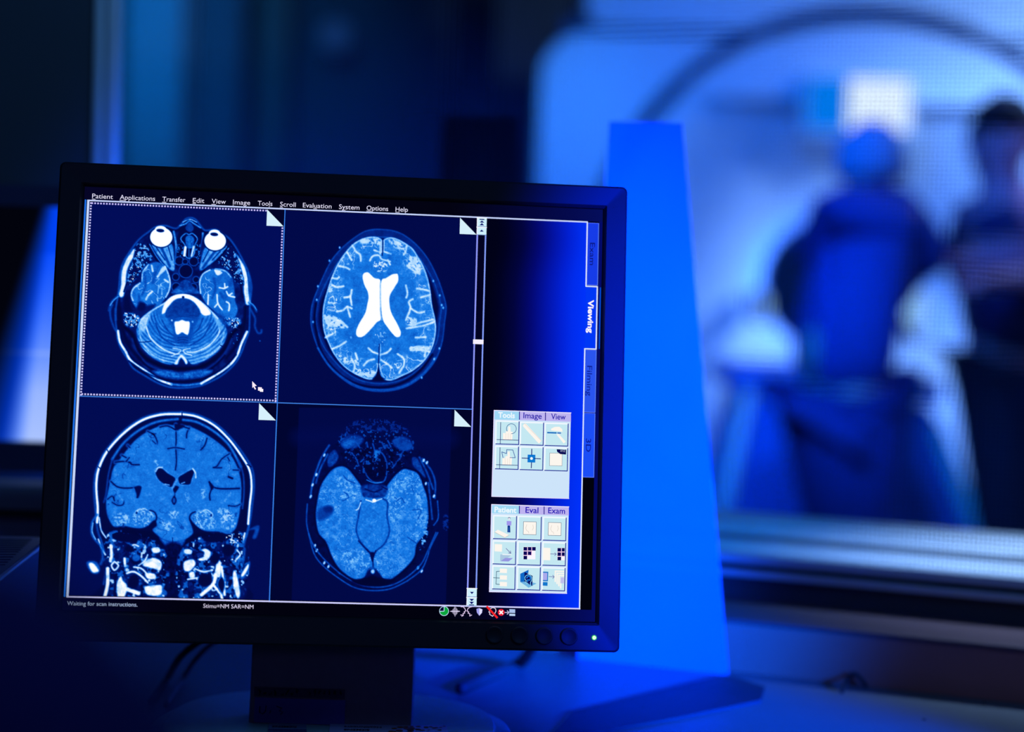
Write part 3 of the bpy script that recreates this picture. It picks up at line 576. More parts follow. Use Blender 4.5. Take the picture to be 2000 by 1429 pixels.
        s.stroke(g, w, .97, 4, br=.3)
    for cx, cy, rx, ry, rot in ((468, 1215, 34, 48, 20), (930, 1205, 44, 44, 0), (1038, 1235, 22, 48, 0), (900, 1030, 28, 17, 0), (440, 1000, 30, 22, 0), (480, 1070, 30, 34, 0), (1000, 1060, 26, 40, 0), (1085, 1010, 40, 40, 0), (420, 930, 90, 30, 5), (1010, 935, 90, 24, -5)):
        s.ell(cx, cy, rx, ry, .04, 6, rot=rot)
    s.ell(485, 1060, 26, 22, .42, 6); s.ell(900, 1038, 24, 12, .22, 5)
    s.lines([[(1035, 1180), (1012, 1230), (1040, 1290)]], 6, .5, 4)
    s.speck([(1060, 920), (1150, 900), (1190, 930), (1120, 970)], .95, .36, 12, seed=8)
    s.stroke([(350, 1170), (345, 1340)], 16, .04, 5); s.stroke([(522, 1240), (524, 1340)], 14, .03, 5)
    # ears
    s.stroke([(232, 780), (200, 830), (196, 900), (225, 950), (262, 985)], 12, .42, 6); s.stroke([(205, 835), (200, 890), (222, 940)], 5, .85, 4)
    s.fill([(168, 1085), (225, 1085), (250, 1130), (238, 1160), (200, 1160), (170, 1120)], .40, 6); s.fill([(178, 1100), (205, 1095), (240, 1140), (225, 1152), (200, 1150)], 1.0, 5)
    s.stroke([(262, 985), (268, 1060), (255, 1100)], 14, .38, 8)
    s.fill([(1215, 880), (1270, 850), (1285, 865), (1265, 930), (1240, 930), (1255, 880)], .34, 6); s.stroke([(1215, 860), (1200, 920), (1180, 960)], 10, .4, 6)
    s.fill([(1160, 1180), (1210, 1090), (1225, 1095), (1212, 1150), (1180, 1195)], .42, 6); s.fill([(1168, 1170), (1208, 1105), (1215, 1115), (1200, 1150), (1178, 1180)], .97, 4)
    s.stroke([(1190, 1000), (1185, 1060), (1165, 1140)], 9, .4, 6)
    return s.done('brain_scan', parent, 3)

def scan_grainy(parent):           # dimmer axial slice with a dark spot in the left lobe
    s = Scan((482, 484, 957, 961), (540, 790), 3.4025)
    s.I[:] = .01
    s.fill([(150, 20), (1165, 30), (1125, 1340), (100, 1320)], .055, 3, sm=False)
    s.stroke([(150, 215), (640, 200), (1150, 225)], 60, .075, 60)
    s.speck([(520, 110), (760, 100), (880, 180), (780, 240), (560, 240), (430, 200)], .22, .5, 14, seed=1)
    out = [(650, 180), (760, 180), (860, 205), (925, 280), (985, 345), (1050, 460), (1068, 620), (1078, 740), (1070, 850), (1030, 950), (960, 1080), (870, 1160), (760, 1215), (650, 1235), (540, 1225), (420, 1170), (330, 1090), (255, 990), (215, 890), (198, 780), (210, 650), (235, 520), (265, 430), (330, 320), (400, 250), (480, 200), (560, 180)]
    s.fill(out, .05, 6, tex=.08, tsc=24)
    # frontal bones and eyes
    s.fill([(425, 250), (470, 205), (540, 200), (580, 230), (540, 280), (490, 300), (450, 295)], .26, 8, tex=.22, tsc=26); s.fill([(435, 262), (480, 230), (530, 240), (500, 275), (455, 285)], .42, 10)
    s.fill([(770, 240), (830, 210), (890, 235), (905, 285), (860, 310), (800, 290)], .30, 8, tex=.22, tsc=26)
    s.lines([[(640, 260), (655, 320), (650, 370)], [(690, 300), (672, 350), (655, 375)], [(620, 340), (575, 400), (600, 470), (640, 510), (680, 518), (720, 500), (735, 420), (720, 350), (690, 310)], [(610, 330), (595, 390)], [(560, 380), (590, 350), (625, 300)], [(770, 300), (750, 340), (775, 400)], [(800, 330), (830, 340), (770, 420)], [(500, 320), (530, 360), (545, 400)], [(530, 250), (560, 300), (545, 330)], [(850, 300), (820, 340)], [(600, 250), (610, 300)], [(700, 250), (720, 290)], [(740, 240), (760, 280)]], 9, .40, 4, br=.5)
    s.fill([(648, 330), (655, 375), (668, 350), (690, 315), (660, 300)], .5, 7); s.lines([[(600, 500), (650, 520), (700, 515)]], 5, .6, 3)
    s.fill([(585, 380), (620, 340), (650, 390), (690, 345), (722, 400), (715, 470), (650, 505), (600, 460)], .02, 6); s.stroke([(655, 390), (655, 440)], 4, .14, 3)
    s.speck([(440, 190), (860, 180), (900, 330), (760, 460), (560, 460), (440, 330)], .34, .36, 15, seed=4); s.speck([(440, 300), (860, 300), (760, 460), (560, 460)], .01, .42, 22, seed=2)
    # outer tissue
    s.fill([(385, 300), (412, 350), (380, 400), (345, 410), (340, 350)], .3, 6, tex=.2, tsc=12); s.fill([(905, 350), (945, 370), (990, 480), (950, 450), (905, 400)], .3, 6, tex=.2, tsc=12)
    s.lines([[(350, 270), (300, 350), (265, 440), (240, 520), (225, 620)], [(340, 330), (290, 430), (262, 520)]], 12, .40, 5, br=.6); s.lines([[(970, 360), (1030, 440), (1055, 520), (1052, 620)], [(950, 350), (1000, 450), (1040, 560)], [(1010, 520), (1020, 620), (1035, 760)]], 12, .38, 5, br=.6)
    for x, y in ((318, 335), (265, 465), (240, 533), (228, 610), (255, 937), (268, 968), (318, 1050), (345, 1075), (940, 1083), (965, 1105), (1000, 385), (1046, 608), (992, 525), (978, 370)): s.ell(x, y, 7, 12, .84, 4, rot=25)
    s.lines([[(205, 660), (200, 780), (222, 880), (262, 960), (330, 1040), (420, 1120)], [(215, 860), (250, 990), (310, 1070), (410, 1150), (520, 1215), (640, 1235), (760, 1222), (870, 1170)], [(420, 1120), (540, 1190), (650, 1212), (760, 1200), (860, 1150), (960, 1060), (1010, 960), (1060, 850)], [(870, 1170), (960, 1100), (1000, 1020), (1022, 950), (1072, 850)], [(1070, 640), (1075, 750), (1045, 800)], [(1000, 640), (1010, 760), (1000, 820)]], 8, .42, 4, br=.35)
    br = [(440, 410), (480, 432), (520, 480), (565, 545), (580, 610), (640, 600), (700, 610), (725, 585), (735, 540), (790, 470), (840, 430), (880, 432), (940, 460), (975, 540), (1000, 620), (1008, 740), (990, 850), (930, 930), (915, 1010), (850, 1090), (760, 1160), (720, 1160), (640, 1110), (560, 1160), (500, 1150), (420, 1090), (370, 1010), (330, 910), (280, 850), (262, 740), (272, 640), (295, 540), (345, 460), (390, 420)]
    s.stroke(br, 26, .012, 6, closed=True)
    s.fill(br, .52, 5, tex=.16, tsc=30)
    s.gyri(br, 0, .2, 34, .8, k=2, thin=.05)
    for p in ([(400, 500), (480, 470), (560, 570), (520, 640), (420, 620)], [(730, 590), (840, 480), (960, 500), (900, 600), (800, 780), (740, 720)], [(560, 760), (720, 760), (720, 900), (640, 960), (560, 900)], [(450, 980), (620, 980), (600, 1100), (480, 1100)]):
        s.speck(p, .66, .46, 13, seed=int(p[0][1]) % 7)
    s.speck([(930, 600), (1000, 640), (1000, 900), (930, 950)], .66, .42, 15, seed=6); s.speck(br, .44, .33, 12, seed=3)
    s.fill([(275, 700), (330, 675), (372, 680), (370, 730), (320, 760), (275, 770)], .30, 12); s.ell(345, 695, 30, 22, .20, 12)
    s.fill([(565, 540), (640, 530), (735, 545), (720, 610), (640, 622), (575, 605)], .26, 8, tex=.3, tsc=18); s.lines([[(590, 560), (650, 580), (700, 560)], [(700, 545), (735, 562)]], 8, .06, 4)
    # brain stem outline and midline
    st = [(560, 640), (590, 622), (650, 632), (700, 622), (738, 650), (735, 740), (750, 840), (720, 920), (670, 965), (640, 990), (600, 960), (552, 900), (530, 830), (545, 740)]
    s.fill(st, .50, 8, tex=.14, tsc=14); s.stroke(st[3:] + st[:1], 9, .20, 5, br=.4)
    s.lines([[(600, 960), (630, 1000), (638, 1040)], [(660, 970), (645, 1010)], [(640, 1000), (642, 1080)], [(545, 905), (610, 975)]], 8, .10, 4)
    s.fill([(622, 985), (650, 985), (642, 1035), (632, 1035)], .05, 4)
    s.lines([[(595, 632), (620, 640), (640, 648)], [(660, 640), (700, 625)], [(560, 650), (545, 690), (530, 700)]], 7, .86, 3); s.ell(650, 637, 13, 12, 1.0, 3)
    s.lines([[(450, 580), (480, 612), (440, 640)], [(800, 640), (830, 620), (850, 650)], [(445, 470), (470, 500), (520, 520)], [(870, 880), (930, 920)], [(905, 700), (960, 700), (940, 760)], [(600, 1120), (612, 1090), (640, 1080), (668, 1105)]], 6, .30, 4)
    s.fill([(590, 1150), (610, 1100), (640, 1090), (672, 1105), (700, 1150), (640, 1130)], .08, 6); s.ell(640, 1108, 13, 15, .80, 5)
    s.fill([(500, 1168), (600, 1150), (640, 1136), (690, 1152), (790, 1165), (720, 1200), (640, 1206), (560, 1200)], .012, 6)
    s.speck([(1110, 740), (1140, 740), (1140, 830), (1110, 820)], .25, .5, 10, seed=2)
    return s.done('brain_scan', parent, 3)

# ------------------------------------------------------------------ main monitor
def monitor_root(loc):
    return thing('monitor', 'black flat monitor showing four blue brain scans on a grey stand, centre of the desk', 'monitor', loc)

base_c = Vector((-0.128, 1.395, DESK))
mon = monitor_root(base_c)
MREL = Matrix.Translation(-base_c) @ MM       # monitor-local to root space

def bezel(parent, x0, y0, x1, y1, ox0, oy0, ox1, oy1, mtx, s, depth_back=0.05, m=M_BEZEL):
    """front frame with a rounded outline, the lit opening left free, and a swelling back shell"""
    bm = bmesh.new()
    r_o = 14 * s
    def loop(a, b, c, d, r, y): return [bm.verts.new(v) for v in rrect(a * s, -d * s, c * s, -b * s, r, y)]
    inner0 = loop(ox0 + 0, oy0 + 0, ox1, oy1, 1.0 * s, 0.0006)
    inner1 = loop(ox0 - 7, oy0 - 7, ox1 + 7, oy1 + 7, 3 * s, -0.0030)
    front = loop(x0 + 5, y0 + 5, x1 - 5, y1 - 5, r_o - 3 * s, -0.0042)
    edge = loop(x0, y0, x1, y1, r_o, -0.0028)
    side = loop(x0, y0, x1, y1, r_o, 0.016)
    b1 = loop(x0 + 30, y0 + 40, x1 - 30, y1 - 40, r_o * 2, 0.022)
    b2 = loop(x0 + 160, y0 + 190, x1 - 160, y1 - 230, r_o * 3, depth_back)
    seq = [inner0, inner1, front, edge, side, b1, b2]
    for u, v in zip(seq, seq[1:]):
        n = len(u)
        for k in range(n): bm.faces.new((u[k], u[(k + 1) % n], v[(k + 1) % n], v[k]))
    bm.faces.new(b2)
    bmesh.ops.recalc_face_normals(bm, faces=bm.faces)
    me = bpy.data.meshes.new('bezel'); bm.to_mesh(me); bm.free()
    o = add_obj('bezel', me, m, parent); o.matrix_basis = mtx; return o

bez = bezel(mon, -71, -92, 1335, 1069, -12, -36, 1277, 998, MREL, S)

# lit panel: black base; the blue haze over the side panel is painted as a gradient
scr = Display()
scr.rect(-12, -36, 1277, 998, (1, 2, 14), 0)
screen = scr.done('screen', mon); screen.matrix_basis = MREL

def grad_grid(name, x0, y0, x1, y1, fn, lay, parent, nx=60, ny=60):
    V = []; C = []; F = []
    for j in range(ny + 1):
        for i in range(nx + 1):
            x = x0 + (x1 - x0) * i / nx; y = y0 + (y1 - y0) * j / ny
            V.append((x * S, -lay * 6e-5, -y * S)); C += list(lin(fn(x, y))) + [1.0]
    for j in range(ny):
        for i in range(nx):
            a = j * (nx + 1) + i; F.append((a, a + nx + 1, a + nx + 2, a + 1))
    me = bpy.data.meshes.new(name); me.from_pydata(V, [], F)
    ca = me.color_attributes.new('Col', 'FLOAT_COLOR', 'POINT'); ca.data.foreach_set('color', C)
    return add_obj(name, me, PIX, parent)

def interp(x, xs, cs):
    for a, b, ca, cb in zip(xs, xs[1:], cs, cs[1:]):
        if x <= b:
            t = max(0, (x - a) / (b - a)); t = min(1, t)
            return tuple(ca[k] + (cb[k] - ca[k]) * t for k in range(3))
    return cs[-1]
def haze_col(x, y):  # blue haze put into the display colours, stronger to the right
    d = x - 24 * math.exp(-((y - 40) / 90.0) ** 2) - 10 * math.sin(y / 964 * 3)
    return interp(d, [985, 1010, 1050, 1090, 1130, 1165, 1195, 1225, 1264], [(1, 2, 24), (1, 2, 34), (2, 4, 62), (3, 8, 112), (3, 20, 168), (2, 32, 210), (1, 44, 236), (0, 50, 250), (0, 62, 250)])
grad_grid('side_panel', 981, 0, 1236, 964, haze_col, 1, screen)
yT0 = P(1143, 560)[1]; yT1 = P(1139, 680)[1]; yT2 = P(1136, 805)[1]; yT3 = P(1132, 931)[1]
tabs = Display()
XT = 1265
tabs.rect(1236, 2, XT, yT0 - 5, (22, 60, 232), 2); tabs.rect(1236, yT0, XT, yT1, (0, 56, 246), 2)
tabs.rect(1236, yT1 + 4, XT, yT2 - 1, (42, 84, 238), 2); tabs.rect(1236, yT2 + 2, XT, yT3, (28, 78, 246), 2)
for a, b in ((2, yT0 - 5), (yT1 + 4, yT2 - 1), (yT2 + 2, yT3)):
    tabs.line([(XT, a), (XT, b)], 1.6, (90, 130, 255), 3); tabs.line([(1238, b), (XT, b)], 1.6, (90, 120, 255), 3); tabs.line([(1238, a), (XT, a)], 1.6, (70, 100, 255), 3)
tabs.done('task_tabs', screen)
# margins around the picture, with the blue haze at the right painted in
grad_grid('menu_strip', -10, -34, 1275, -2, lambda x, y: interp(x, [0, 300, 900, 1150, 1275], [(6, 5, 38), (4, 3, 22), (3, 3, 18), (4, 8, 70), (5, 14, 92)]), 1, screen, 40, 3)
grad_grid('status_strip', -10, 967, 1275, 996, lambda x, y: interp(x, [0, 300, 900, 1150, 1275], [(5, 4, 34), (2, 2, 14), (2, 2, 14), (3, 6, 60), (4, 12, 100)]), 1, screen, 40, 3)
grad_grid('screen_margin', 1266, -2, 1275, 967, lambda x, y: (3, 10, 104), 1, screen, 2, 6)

# frame lines, dividers, dotted selection border, corner folds
fr = Display()
WH = (196, 210, 255)
fr.rect(-2, -2, 1237, 1.5, WH, 4); fr.rect(-2, 963, 1238, 966.5, (205, 205, 255), 4)
fr.rect(-2.5, -2, 3.0, 965, (200, 216, 255), 4); fr.rect(-8.5, -2, -4.5, 965, (30, 112, 232), 4)
fr.line([(1236, 0), (1236, yT0 - 1.5), (1264.5, yT0 - 1.5), (1264.5, yT1 + 1), (1236, yT1 + 1), (1236, 965)], 3.2, (214, 226, 255), 5)
fr.rect(1271, yT0, 1274, yT1, (0, 76, 215), 4)
fr.rect(478.6, 1, 481.2, 963, (52, 124, 232), 4); fr.rect(3, 481.2, 959, 483.6, (60, 124, 226), 4)
fr.done('picture_frame', screen)
dot = Display()
k = 7.06
x = 8.0
while x < 436: dot.rect(x, 4.2, x + 3.8, 8.2, (200, 190, 255), 5); x += k
x = 8.0
while x < 477: dot.rect(x, 475.5, x + 3.8, 479.4, (206, 200, 255), 5); x += k
y = 4.2
while y < 478:
    dot.rect(5.0, y, 9.0, y + 3.8, (205, 200, 255), 5)
    if y > 46: dot.rect(473.4, y, 477.4, y + 3.8, (200, 190, 255), 5)
    y += k
dot.done('selection_border', screen)
for (cx, cy) in ((479, 2), (958, 2), (479, 484), (958, 484)):
    d = Display(); d.rect(cx - 43, cy, cx, cy + 42, (2, 4, 40), 5); d.poly([(cx - 43, cy + 1), (cx - 43, cy + 42), (cx - 1, cy + 42)], (214, 240, 252), 6)
    d.done('corner_fold', screen)

# scroll bar
sb = Display()
sb.rect(957.5, 0, 961.2, 964, (140, 150, 250), 5); sb.rect(978.5, 0, 982, 964, (130, 156, 250), 5)
sb.rect(961, 0, 979, 964, (3, 3, 34), 4)
yk0 = P(935, 663)[1]; yk1 = P(935, 672)[1]
sb.rect(956, yk0, 982, yk1, (246, 240, 255), 7)
for a, b in ((0, 23), (24, 44), (921, 942), (943, 964)):
    sb.rect(957.5, a, 982, b, (206, 240, 252), 6); sb.line([(957.5, a + 1), (982, a + 1)], 2.4, (246, 250, 255), 7); sb.line([(958.5, a), (958.5, b)], 2, (240, 240, 255), 7)
    sb.line([(959, b), (982, b)], 1.4, (110, 140, 200), 7)
NV = (4, 10, 110)
sb.rect(964, 3.5, 976, 6.2, NV, 8); sb.poly([(964, 13), (976, 13), (970, 7.5)], NV, 8); sb.poly([(964, 20), (976, 20), (970, 14)], NV, 8); sb.poly([(965, 36), (975, 36), (970, 30.5)], NV, 8)
sb.poly([(965, 930), (975, 930), (970, 935.5)], NV, 8); sb.poly([(964, 947), (976, 947), (970, 953)], NV, 8); sb.poly([(964, 954), (976, 954), (970, 960)], NV, 8); sb.rect(964, 960.5, 976, 962.8, NV, 8)
sb.done('scroll_bar', screen)

# mouse pointer
mp = Display(); A = lambda x, y: P(150 + x / 3.2488, 360 + y / 3.2488)
mp.poly([A(1113, 1248), A(1142, 1278), A(1128, 1280), A(1138, 1298), A(1130, 1302), A(1121, 1284), A(1114, 1292)], (250, 235, 250), 9)
mp.poly([A(1150, 1286), A(1175, 1288), A(1175, 1310), A(1150, 1308)], (252, 236, 248), 9); mp.poly([A(1162, 1297), A(1183, 1298), A(1183, 1316), A(1162, 1315)], (255, 246, 255), 9.5)
mp.done('mouse_pointer', screen)

# menu words: left and right ends in the photograph
MENU = [('Patient', 180, 220.5, 0), ('Applications', 234, 303, 0), ('Transfer', 317, 362, 0), ('Edit', 376.5, 399, 0), ('View', 413.5, 441, 0), ('Image', 455, 488.5, 0),
        ('Tools', 503.5, 532, 3), ('Scroll', 547, 577.5, 0), ('Evaluation', 591.5, 647.5, 4), ('System', 662, 702, 1), ('Options', 716, 758, 0), ('Help', 772.5, 796.5, 0)]
mt = Display(); yb = P(180, 387)[1]
for w, a, b, u in MENU:
    ya = 387 + (a - 180) * 0.0431
    x0 = P(a, ya)[0]; x1 = P(b, ya)[0]
    mt.text(w, (x0, yb), (x1, yb), 11.4, (232, 228, 255), 5, bold=-0.002, under=u)
mt.done('menu_text', screen)
st = Display()
x0, y0 = P(131.5, 1181); x1, _ = P(268.5, 1183)
st.text('Waiting for scan instructions.', (x0, y0), (x1, y0), 9.6, (190, 212, 255), 5, bold=-0.006)
st.done('status_text', screen); st = Display()
st.text('Stimu=NM SAR=NM', (P(397, 1186)[0], P(397, 1186.5)[1]), (P(495, 1186)[0], P(397, 1186.5)[1]), 9.8, (236, 226, 255), 5, bold=-0.008)
st.done('status_text', screen)
# status icons
G = lambda x, y: P(820 + x / 4.7619, 1140 + y / 4.7619)
ic = Display(); u8 = 1.27 / 4.7619
c = G(225, 252); ic.disc(c[0], c[1], 44 * u8, (190, 225, 250), 5); ic.disc(c[0], c[1], 39 * u8, (10, 165, 60), 5.5)
ic.poly([c] + [(c[0] + 39 * u8 * math.cos(math.radians(a)), c[1] + 39 * u8 * math.sin(math.radians(a))) for a in range(175, 272, 8)], (4, 10, 50), 6)
ic.line([(c[0], c[1] - 39 * u8), c, (c[0] - 39 * u8, c[1] + 4 * u8)], 1.6, (190, 225, 250), 6.5)
for x, h in ((300, 8), (309, 20), (318, 32), (327, 46), (336, 34), (345, 22), (354, 8)): ic.line([G(x, 254 - h), G(x, 254 + h)], 1.0, (226, 216, 250), 5)
ic.line([G(285, 254), G(370, 254)], 1.7, (226, 216, 250), 5)
for pts in ([(382, 212), (402, 212), (418, 228), (428, 250), (412, 258), (418, 270), (402, 274), (404, 292), (390, 300)], [(380, 288), (396, 290)], [(484, 212), (464, 216), (446, 230), (440, 252), (454, 260), (448, 272), (464, 276), (464, 298), (482, 288)]):
    ic.line([G(*p) for p in pts], 1.7, (224, 200, 240), 5)
ic.poly([G(*p) for p in ((526, 232), (553, 224), (582, 236), (578, 268), (553, 296), (530, 266))], (160, 160, 240), 5); ic.poly([G(*p) for p in ((553, 226), (580, 237), (576, 266), (553, 292))], (226, 226, 255), 5.5)
ic.line([G(*p) for p in ((655, 230), (680, 218), (702, 228), (708, 252), (698, 272), (676, 300), (660, 290), (648, 282), (652, 268), (642, 262), (655, 230))], 1.8, (226, 205, 225), 5)
ic.line([G(625, 212), G(718, 312)], 5, (236, 34, 40), 6)
c = G(756, 264); ic.disc(c[0], c[1], 31 * u8, (226, 22, 50), 5); ic.line([G(742, 250), G(770, 278)], 3, (255, 255, 255), 6); ic.line([G(770, 250), G(742, 278)], 3, (255, 255, 255), 6)
ic.line([G(790, 265), G(824, 265)], 1.8, (200, 196, 232), 5); ic.line([G(812, 248), G(828, 265), G(812, 282)], 1.8, (200, 196, 232), 5)
ic.poly([G(832, 234), G(886, 236), G(886, 270), G(832, 268)], (168, 192, 236), 5); ic.poly([G(832, 276), G(886, 278), G(886, 298), G(832, 296)], (182, 206, 240), 5)
ic.done('status_icons', screen)
# writing on the tabs, turned a quarter
C7 = lambda x, y: P(840 + x / 3.5725, 400 + y / 3.5725)
tt = Display()
def down(word, x, ya, yb_, cap, col, bold):
    a = C7(x, ya); b = C7(x - 0.021 * (yb_ - ya), yb_)
    t_ = Display(); t_.text(word, (a[0], a[1]), (a[0], b[1]), cap, col, 5, bold=bold); t_.done('tab_text', screen)
down('Exam', 1116, 264, 420, 12.5, (10, 24, 130), 0.006); down('Viewing', 1104, 662, 893, 13.5, (255, 248, 255), 0.03); down('Filming', 1096, 1122, 1332, 12.5, (12, 30, 150), 0.006)
a = P(1144.5, 856); b = P(1144, 882); tt.text('3D', a, (a[0], b[1]), 12.5, (10, 24, 150), 5, bold=0.006)
tt.done('tab_text', screen)

# tool palettes
LB = (205, 228, 250); TABS = (190, 180, 240); BTN = (196, 232, 242); HI = (240, 248, 255); SH = (20, 30, 150); ACT = (160, 216, 245)
def palette(Q, outer, tabx, tabh, names, rows, cols, icon):
    d = Display(); (tl, tr, br, bl) = outer
    d.poly([Q(*p) for p in outer], LB, 3)
    def top(x, off=0): t = (x - tl[0]) / (tr[0] - tl[0]); return (x, tl[1] + (tr[1] - tl[1]) * t + off)
    xs = [tl[0]] + list(tabx) + [tr[0]]
    for i, (a, b) in enumerate(zip(xs, xs[1:])):
        d.poly([Q(*top(a)), Q(*top(b)), Q(*top(b, tabh)), Q(*top(a, tabh))], ACT if i == 0 else TABS, 4)
    for a in tabx: d.line([Q(*top(a, 4)), Q(*top(a - 1, tabh - 8))], 2.2, (30, 10, 140), 6)
    d.line([Q(*top(tl[0])), Q(*top(tr[0]))], 2.2, (232, 228, 255), 6); d.line([Q(*top(tl[0], 2)), Q(bl[0], bl[1])], 2, (225, 214, 255), 6)
    d.line([Q(bl[0], bl[1]), Q(br[0], br[1])], 2, (225, 220, 255), 6)
    for (w, xa, xb, yy, bold, col, cap) in names: d.text(w, Q(xa, yy[0]), Q(xb, yy[1]), cap, col, 7, bold=bold)
    obj = d.done('tool_palette', screen)
    for (x0, y0, x1, y1) in rows:                 # buttons
        q = [Q(x0, y0), Q(x1, y0 + .03 * (x1 - x0)), Q(x1 - 6, y1 + .03 * (x1 - x0)), Q(x0 - 6, y1)]
        b = Display(); b.poly(q, BTN, 5); b.line([q[3], q[0], q[1]], 3.4, HI, 6); b.line([q[1], q[2], q[3]], 2.2, SH, 6.5)
        icon(len(icons), b, Q); icons.append(1)
        o = b.done('palette_button', screen)
icons = []
C5 = lambda x, y: P(940 + x / 6.4958, 780 + y / 6.4958)
C6 = lambda x, y: P(940 + x / 6.2125, 970 + y / 6.2125)
DK = (20, 40, 120); PW = (252, 246, 238)
def pl(b, Q, pts, col, lay=7): b.poly([Q(*p) for p in pts], col, lay)
def ln(b, Q, pts, w, col, lay=8): b.line([Q(*p) for p in pts], w, col, lay)
def icon5(i, b, Q):
    if i in (0, 3):
        o = 0 if i == 0 else 318; ox = 0 if i == 0 else -8
        ln(b, Q, [(246 + ox, 290 + o), (240 + ox, 556 + o)], 1.5, DK); ln(b, Q, [(196 + ox, 508 + o), (466 + ox, 516 + o)], 1.5, DK)
        pl(b, Q, [(275 + ox, 425 + o), (310 + ox, 425 + o), (312 + ox, 400 + o), (340 + ox, 400 + o), (342 + ox, 342 + o), (368 + ox, 342 + o), (372 + ox, 408 + o), (398 + ox, 410 + o), (392 + ox, 512 + o), (274 + ox, 510 + o)], PW)
        for x in (310, 340, 368): ln(b, Q, [(x + ox, 430 + o), (x + ox, 508 + o)], .8, (226, 214, 200))
    if i == 0: ln(b, Q, [(381 + 62 * math.cos(math.radians(a)), 371 + 63 * math.sin(math.radians(a))) for a in range(150, 451, 12)], 1.4, (60, 110, 160))
    if i == 3: ln(b, Q, [(275, 738), (260, 665), (320, 685), (322, 636), (400, 640), (430, 738), (362, 736)], 1.5, (40, 80, 160))
    if i == 1: pl(b, Q, [(545, 305), (565, 308), (762, 520), (738, 556), (722, 552), (525, 335)], PW); ln(b, Q, [(545, 305), (765, 528)], .8, (226, 200, 190))
    if i == 2:
        pl(b, Q, [(885, 370), (930, 348), (990, 345), (1025, 375), (1030, 410), (990, 402), (930, 398), (885, 392)], PW); ln(b, Q, [(840, 420), (950, 424)], 3.6, (20, 110, 190)); ln(b, Q, [(968, 424), (1006, 426)], 3, (40, 100, 190))
        pl(b, Q, [(950, 440), (985, 440), (1070, 535), (1045, 558)], PW)
    if i == 4:
        pl(b, Q, [(588, 698), (686, 700), (684, 800), (585, 797)], (14, 120, 210)); ln(b, Q, [(640, 628), (638, 700)], 2.2, (10, 20, 120)); ln(b, Q, [(636, 800), (633, 868)], 2.2, (10, 20, 120)); ln(b, Q, [(515, 742), (600, 746)], 2.0, (10, 20, 120)); ln(b, Q, [(672, 748), (752, 752)], 2.0, (10, 20, 120))
        c = Q(636, 748); b.disc(c[0], c[1], 3.4, (235, 250, 255), 9)
    if i == 5:
        pl(b, Q, [(868, 678), (1026, 682), (1024, 842), (865, 838)], PW); ln(b, Q, [(868, 678), (1026, 682), (1024, 842), (865, 838), (868, 678)], .9, (120, 130, 150))
        pl(b, Q, [(955, 630), (1076, 636), (1074, 698), (1000, 692), (960, 662)], (6, 6, 80), 9)
        b.text('XYZ', Q(1000, 664), Q(1062, 667), 5.5, (190, 200, 240), 10)
